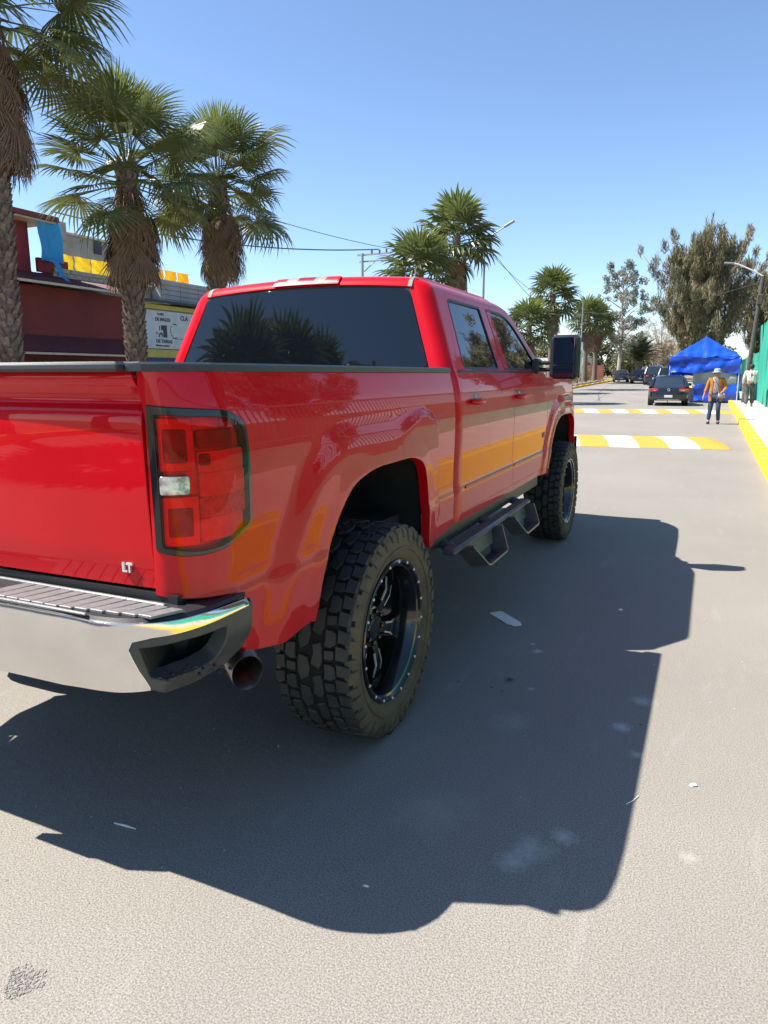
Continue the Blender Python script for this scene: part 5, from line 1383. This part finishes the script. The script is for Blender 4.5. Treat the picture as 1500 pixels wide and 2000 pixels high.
# person 1: orange jacket, facing the camera, walking
p1 = empty('person', (2.30, 21.3, 0), radians(-4)); tag(p1, 'person in open orange jacket, blue sun hat and jeans walking towards the camera', 'person')
J = {'pel': (0, 0, .90, .135, .10), 'sp': (0, -.01, 1.06, .135, .10), 'ch': (0, 0, 1.27, .155, .105), 'nk': (0, -.01, 1.40, .055), 'hd': (0, -.03, 1.49, .075, .085), 'tp': (0, -.02, 1.57, .07, .08),
     'hL': (-.09, 0, .84, .085), 'kL': (-.12, -.03, .47, .06), 'aL': (-.15, -.02, .09, .042), 'tL': (-.16, -.14, .035, .035),
     'hR': (.09, 0, .84, .085), 'kR': (.10, -.09, .47, .06), 'aR': (.12, .06, .09, .042), 'tR': (.13, -.06, .035, .035),
     'sL': (-.19, 0, 1.33, .055), 'eL': (-.255, -.02, 1.09, .042), 'wL': (-.315, -.09, .86, .028), 'mL': (-.335, -.11, .78, .032),
     'sR': (.19, 0, 1.33, .055), 'eR': (.28, .0, 1.09, .042), 'wR': (.20, -.17, .97, .028), 'mR': (.15, -.20, .95, .032)}
b1 = body(p1, J, None); face(b1, (0, -.03, 1.50), -1)
ORJ = M('orange_jacket', (.44, .175, .018), .8, var=(7, (.30, .11, .012)), bump=(14, .01))
jk = skin('jacket', {'hem': (0, .03, .80, .17, .115), 'sp': (0, .035, 1.05, .155, .11), 'ch': (0, .02, 1.27, .165, .115), 'nk': (0, .01, 1.38, .09, .08),
     'sL': (-.185, 0, 1.33, .066), 'eL': (-.255, -.02, 1.09, .058), 'wL': (-.30, -.07, .92, .050), 'sR': (.185, 0, 1.33, .066), 'eR': (.27, .0, 1.09, .058), 'wR': (.225, -.14, .99, .050)},
     [('hem', 'sp'), ('sp', 'ch'), ('ch', 'nk'), ('ch', 'sL'), ('sL', 'eL'), ('eL', 'wL'), ('ch', 'sR'), ('sR', 'eR'), ('eR', 'wR')], ORJ, p1, 'hem')
mb = MB()
for sg in (1, -1): mb.grid(lambda u, v: (sg*(.095+.085*u+.015*sin(v*6)), -.125-.01*sin(u*4)+.05*u*u, .70+.66*v-.02*u), [0, .5, 1], [i/8 for i in range(9)])
mb.build('jacket_front', ORJ, p1, smooth=3)
SHT = M('patterned_shirt', (.32, .27, .27), .85, var=(26, (.12, .09, .11), .42, .58))
skin('shirt', {'a': (0, -.055, .84, .135, .085), 'b': (0, -.06, 1.06, .135, .09), 'c': (0, -.04, 1.30, .125, .085), 'd': (0, -.02, 1.40, .065)}, [('a', 'b'), ('b', 'c'), ('c', 'd')], SHT, p1, 'a')
JEAN = M('blue_jeans', (.020, .040, .085), .85, var=(12, (.035, .06, .11)), bump=(30, .004))
skin('jeans', {'pel': (0, 0, .88, .155, .115), 'hL': (-.09, 0, .82, .100), 'kL': (-.12, -.03, .47, .072), 'aL': (-.15, -.02, .10, .058), 'hR': (.09, 0, .82, .100), 'kR': (.10, -.09, .47, .072), 'aR': (.12, .06, .10, .058)},
     [('pel', 'hL'), ('hL', 'kL'), ('kL', 'aL'), ('pel', 'hR'), ('hR', 'kR'), ('kR', 'aR')], JEAN, p1, 'pel')
SHO = M('dark_shoe', (.025, .025, .025), .6, bump=(40, .002)); SHW = M('white_shoe', (.55, .53, .50), .6, bump=(40, .002))
def shoes(root, pts, mt):
    for (x, y, z, d) in pts:
        mb = MB(); mb.tube([(x, y+.07*-d, z+.045), (x, y+.02*d, z+.05), (x, y+.12*d, z+.035), (x, y+.17*d, z+.025)], [.040, .050, .043, .025], 10); mb.build('shoe', mt, root, smooth=3)
shoes(p1, ((-.15, -.02, 0, -1), (.12, .06, 0, -1)), SHO)
HATM = M('blue_hat', (.22, .28, .40), .85, var=(20, (.30, .36, .47)), bump=(40, .004))
mb = MB(); mb.lathe([(1.535, .150), (1.545, .155), (1.560, .105), (1.60, .100), (1.645, .088), (1.66, .05), (1.662, .001)], 22, 'Z', c=(0, -.02, 0)); mb.build('hat', HATM, p1, smooth=3)
skin('hair', {'a': (0, .035, 1.52, .075), 'b': (0, .06, 1.42, .06), 'c': (.05, .0, 1.38, .03), 'd': (.075, -.06, 1.26, .028)}, [('a', 'b'), ('b', 'c'), ('c', 'd')], HAIR, p1, 'a')
bag = empty('shoulder_bag', (2.46, 21.09, .86)); tag(bag, 'small pink and grey bag held at the hip of the person in the orange jacket', 'bag')
mb = MB(); mb.bbox((0, 0, 0), (.20, .08, .15), .03); mb.build('pouch', M('bag_pink', (.48, .30, .30), .7, var=(12, (.32, .25, .26))), bag, smooth=.8)
mb = MB(); mb.tube([(-.08, 0, .06), (-.14, -.045, .25), (-.22, -.05, .42), (-.27, .02, .52), (-.25, .1, .54)], .010, 6); mb.build('strap', M('bag_strap', (.5, .46, .42), .7), bag)
# person 2: walking away with a backpack
p2 = empty('person', (3.62, 31.0, .15)); tag(p2, 'dark-haired person in white top and grey trousers walking away along the green fence', 'person')
J2 = {'pel': (0, 0, .95, .12, .09), 'sp': (0, .01, 1.12, .12, .09), 'ch': (0, 0, 1.36, .15, .10), 'nk': (0, .01, 1.50, .05), 'hd': (0, .02, 1.60, .075, .085), 'tp': (0, .02, 1.68, .07, .08),
     'hL': (-.09, 0, .90, .08), 'kL': (-.10, .08, .50, .058), 'aL': (-.11, -.06, .10, .042), 'tL': (-.11, .06, .035, .035),
     'hR': (.09, 0, .90, .08), 'kR': (.11, .14, .50, .058), 'aR': (.12, .18, .10, .042), 'tR': (.12, .30, .035, .035),
     'sL': (-.19, 0, 1.42, .052), 'eL': (-.25, .0, 1.15, .042), 'wL': (-.27, .06, .90, .028), 'mL': (-.275, .08, .82, .032),
     'sR': (.19, 0, 1.42, .052), 'eR': (.24, .05, 1.15, .042), 'wR': (.22, .20, .98, .028), 'mR': (.21, .26, .95, .032)}
b2_ = body(p2, J2, None); face(b2_, (0, .02, 1.60), 1)
WTOP = M('white_top', (.62, .60, .57), .85, var=(9, (.52, .50, .48)), bump=(14, .008))
skin('top', {'hem': (0, 0, .92, .155, .12), 'sp': (0, .01, 1.12, .155, .12), 'ch': (0, 0, 1.36, .175, .12), 'nk': (0, 0, 1.48, .075), 'sL': (-.20, 0, 1.42, .072), 'eL': (-.255, 0, 1.15, .060), 'wL': (-.27, .06, .93, .045), 'sR': (.20, 0, 1.42, .072), 'eR': (.245, .05, 1.15, .060), 'wR': (.225, .18, 1.0, .045)},
     [('hem', 'sp'), ('sp', 'ch'), ('ch', 'nk'), ('ch', 'sL'), ('sL', 'eL'), ('eL', 'wL'), ('ch', 'sR'), ('sR', 'eR'), ('eR', 'wR')], WTOP, p2, 'hem')
TRO = M('grey_trousers', (.06, .06, .062), .85, var=(8, (.10, .10, .10)), bump=(14, .01))
skin('trousers', {'pel': (0, 0, .92, .15, .12), 'hL': (-.09, 0, .87, .105), 'kL': (-.10, .08, .50, .095), 'aL': (-.11, -.06, .11, .085), 'hR': (.09, 0, .87, .105), 'kR': (.11, .14, .50, .095), 'aR': (.12, .18, .11, .085)},
     [('pel', 'hL'), ('hL', 'kL'), ('kL', 'aL'), ('pel', 'hR'), ('hR', 'kR'), ('kR', 'aR')], TRO, p2, 'pel')
shoes(p2, ((-.11, -.06, 0, 1), (.12, .18, 0, 1)), SHW)
mb = MB(); mb.lathe([(-.09, .03), (-.05, .088), (.02, .100), (.08, .085), (.115, .04), (.12, .001)], 16, 'Z', c=(0, .0, 1.63)); mb.build('hair', HAIR, p2, smooth=3)
bp = empty('backpack', (3.62, 30.80, 1.37)); tag(bp, 'pale pink and grey backpack on the person walking away', 'backpack')
mb = MB(); mb.bbox((0, 0, 0), (.28, .15, .42), .06); mb.build('pack', M('pack_pink', (.50, .38, .35), .8, var=(9, (.62, .56, .52))), bp, smooth=.8)
mb = MB(); mb.bbox((0, -.08, -.07), (.20, .05, .20), .02); mb.build('pack_pocket', M('pack_light', (.58, .50, .46), .8), bp)
mb = MB(); mb.bbox((0, -.09, .07), (.03, .03, .20), .01); mb.build('pack_stripe', BLACKP, bp)

# ================================================================== LITTER AND BRIGHT PATCHES
mb = MB(); c = rpoly([(-.135, -.045), (.10, -.045), (.10, -.03), (.135, -.03), (.135, .03), (.10, .03), (.10, .045), (-.135, .045)], .014, 3)
mb.prism(c, .003, .006, 'Z')
o = mb.build('bright_patch_piece', M('scrap_and_bright_patch', (.86, .82, .74), .6, var=(9, (.80, .76, .68))), loc=(1.14, 1.54, 0), rot=(0, 0, atan2(-.21, .218)))  # added pale flat piece stands in for the bright patch in the truck's shadow
tag(o, 'pale flat piece with rounded corners standing in for the bright patch in the shadow beside the rear wheel', 'litter')
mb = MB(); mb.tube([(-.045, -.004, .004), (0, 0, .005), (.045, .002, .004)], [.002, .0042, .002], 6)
o = mb.build('sun_gap_strip', MATS['scrap_and_bright_patch'], loc=(.508, -1.008, .0)); tag(o, 'thin white strip standing in for the sliver of sun in the shadow behind the bumper', 'litter')  # white strip added as the sunlight falling through the bumper and tailgate gap
for (x, y, s_, lb) in ((1.765, 2.01, .012, 'tiny white scrap lying in the cab shadow'), (2.244, .046, .011, 'small white pebble on the sunlit concrete right of the shadow')):
    mb = MB(); mb.bbox((0, 0, s_*.4), (s_*2, s_*1.3, s_*.8), s_*.3); o = mb.build('scrap', MATS['scrap_and_bright_patch'], loc=(x, y, 0), rot=(0, 0, .6)); tag(o, lb, 'litter')
mb = MB(); mb.tube([(0, 0, .003), (.02, .03, .004), (.035, .07, .003)], .0016, 5); o = mb.build('dry_straw', MATS['scrap_and_bright_patch'], loc=(2.03, -.18, 0)); tag(o, 'curved pale straw lying near the right edge of the shadow', 'litter')
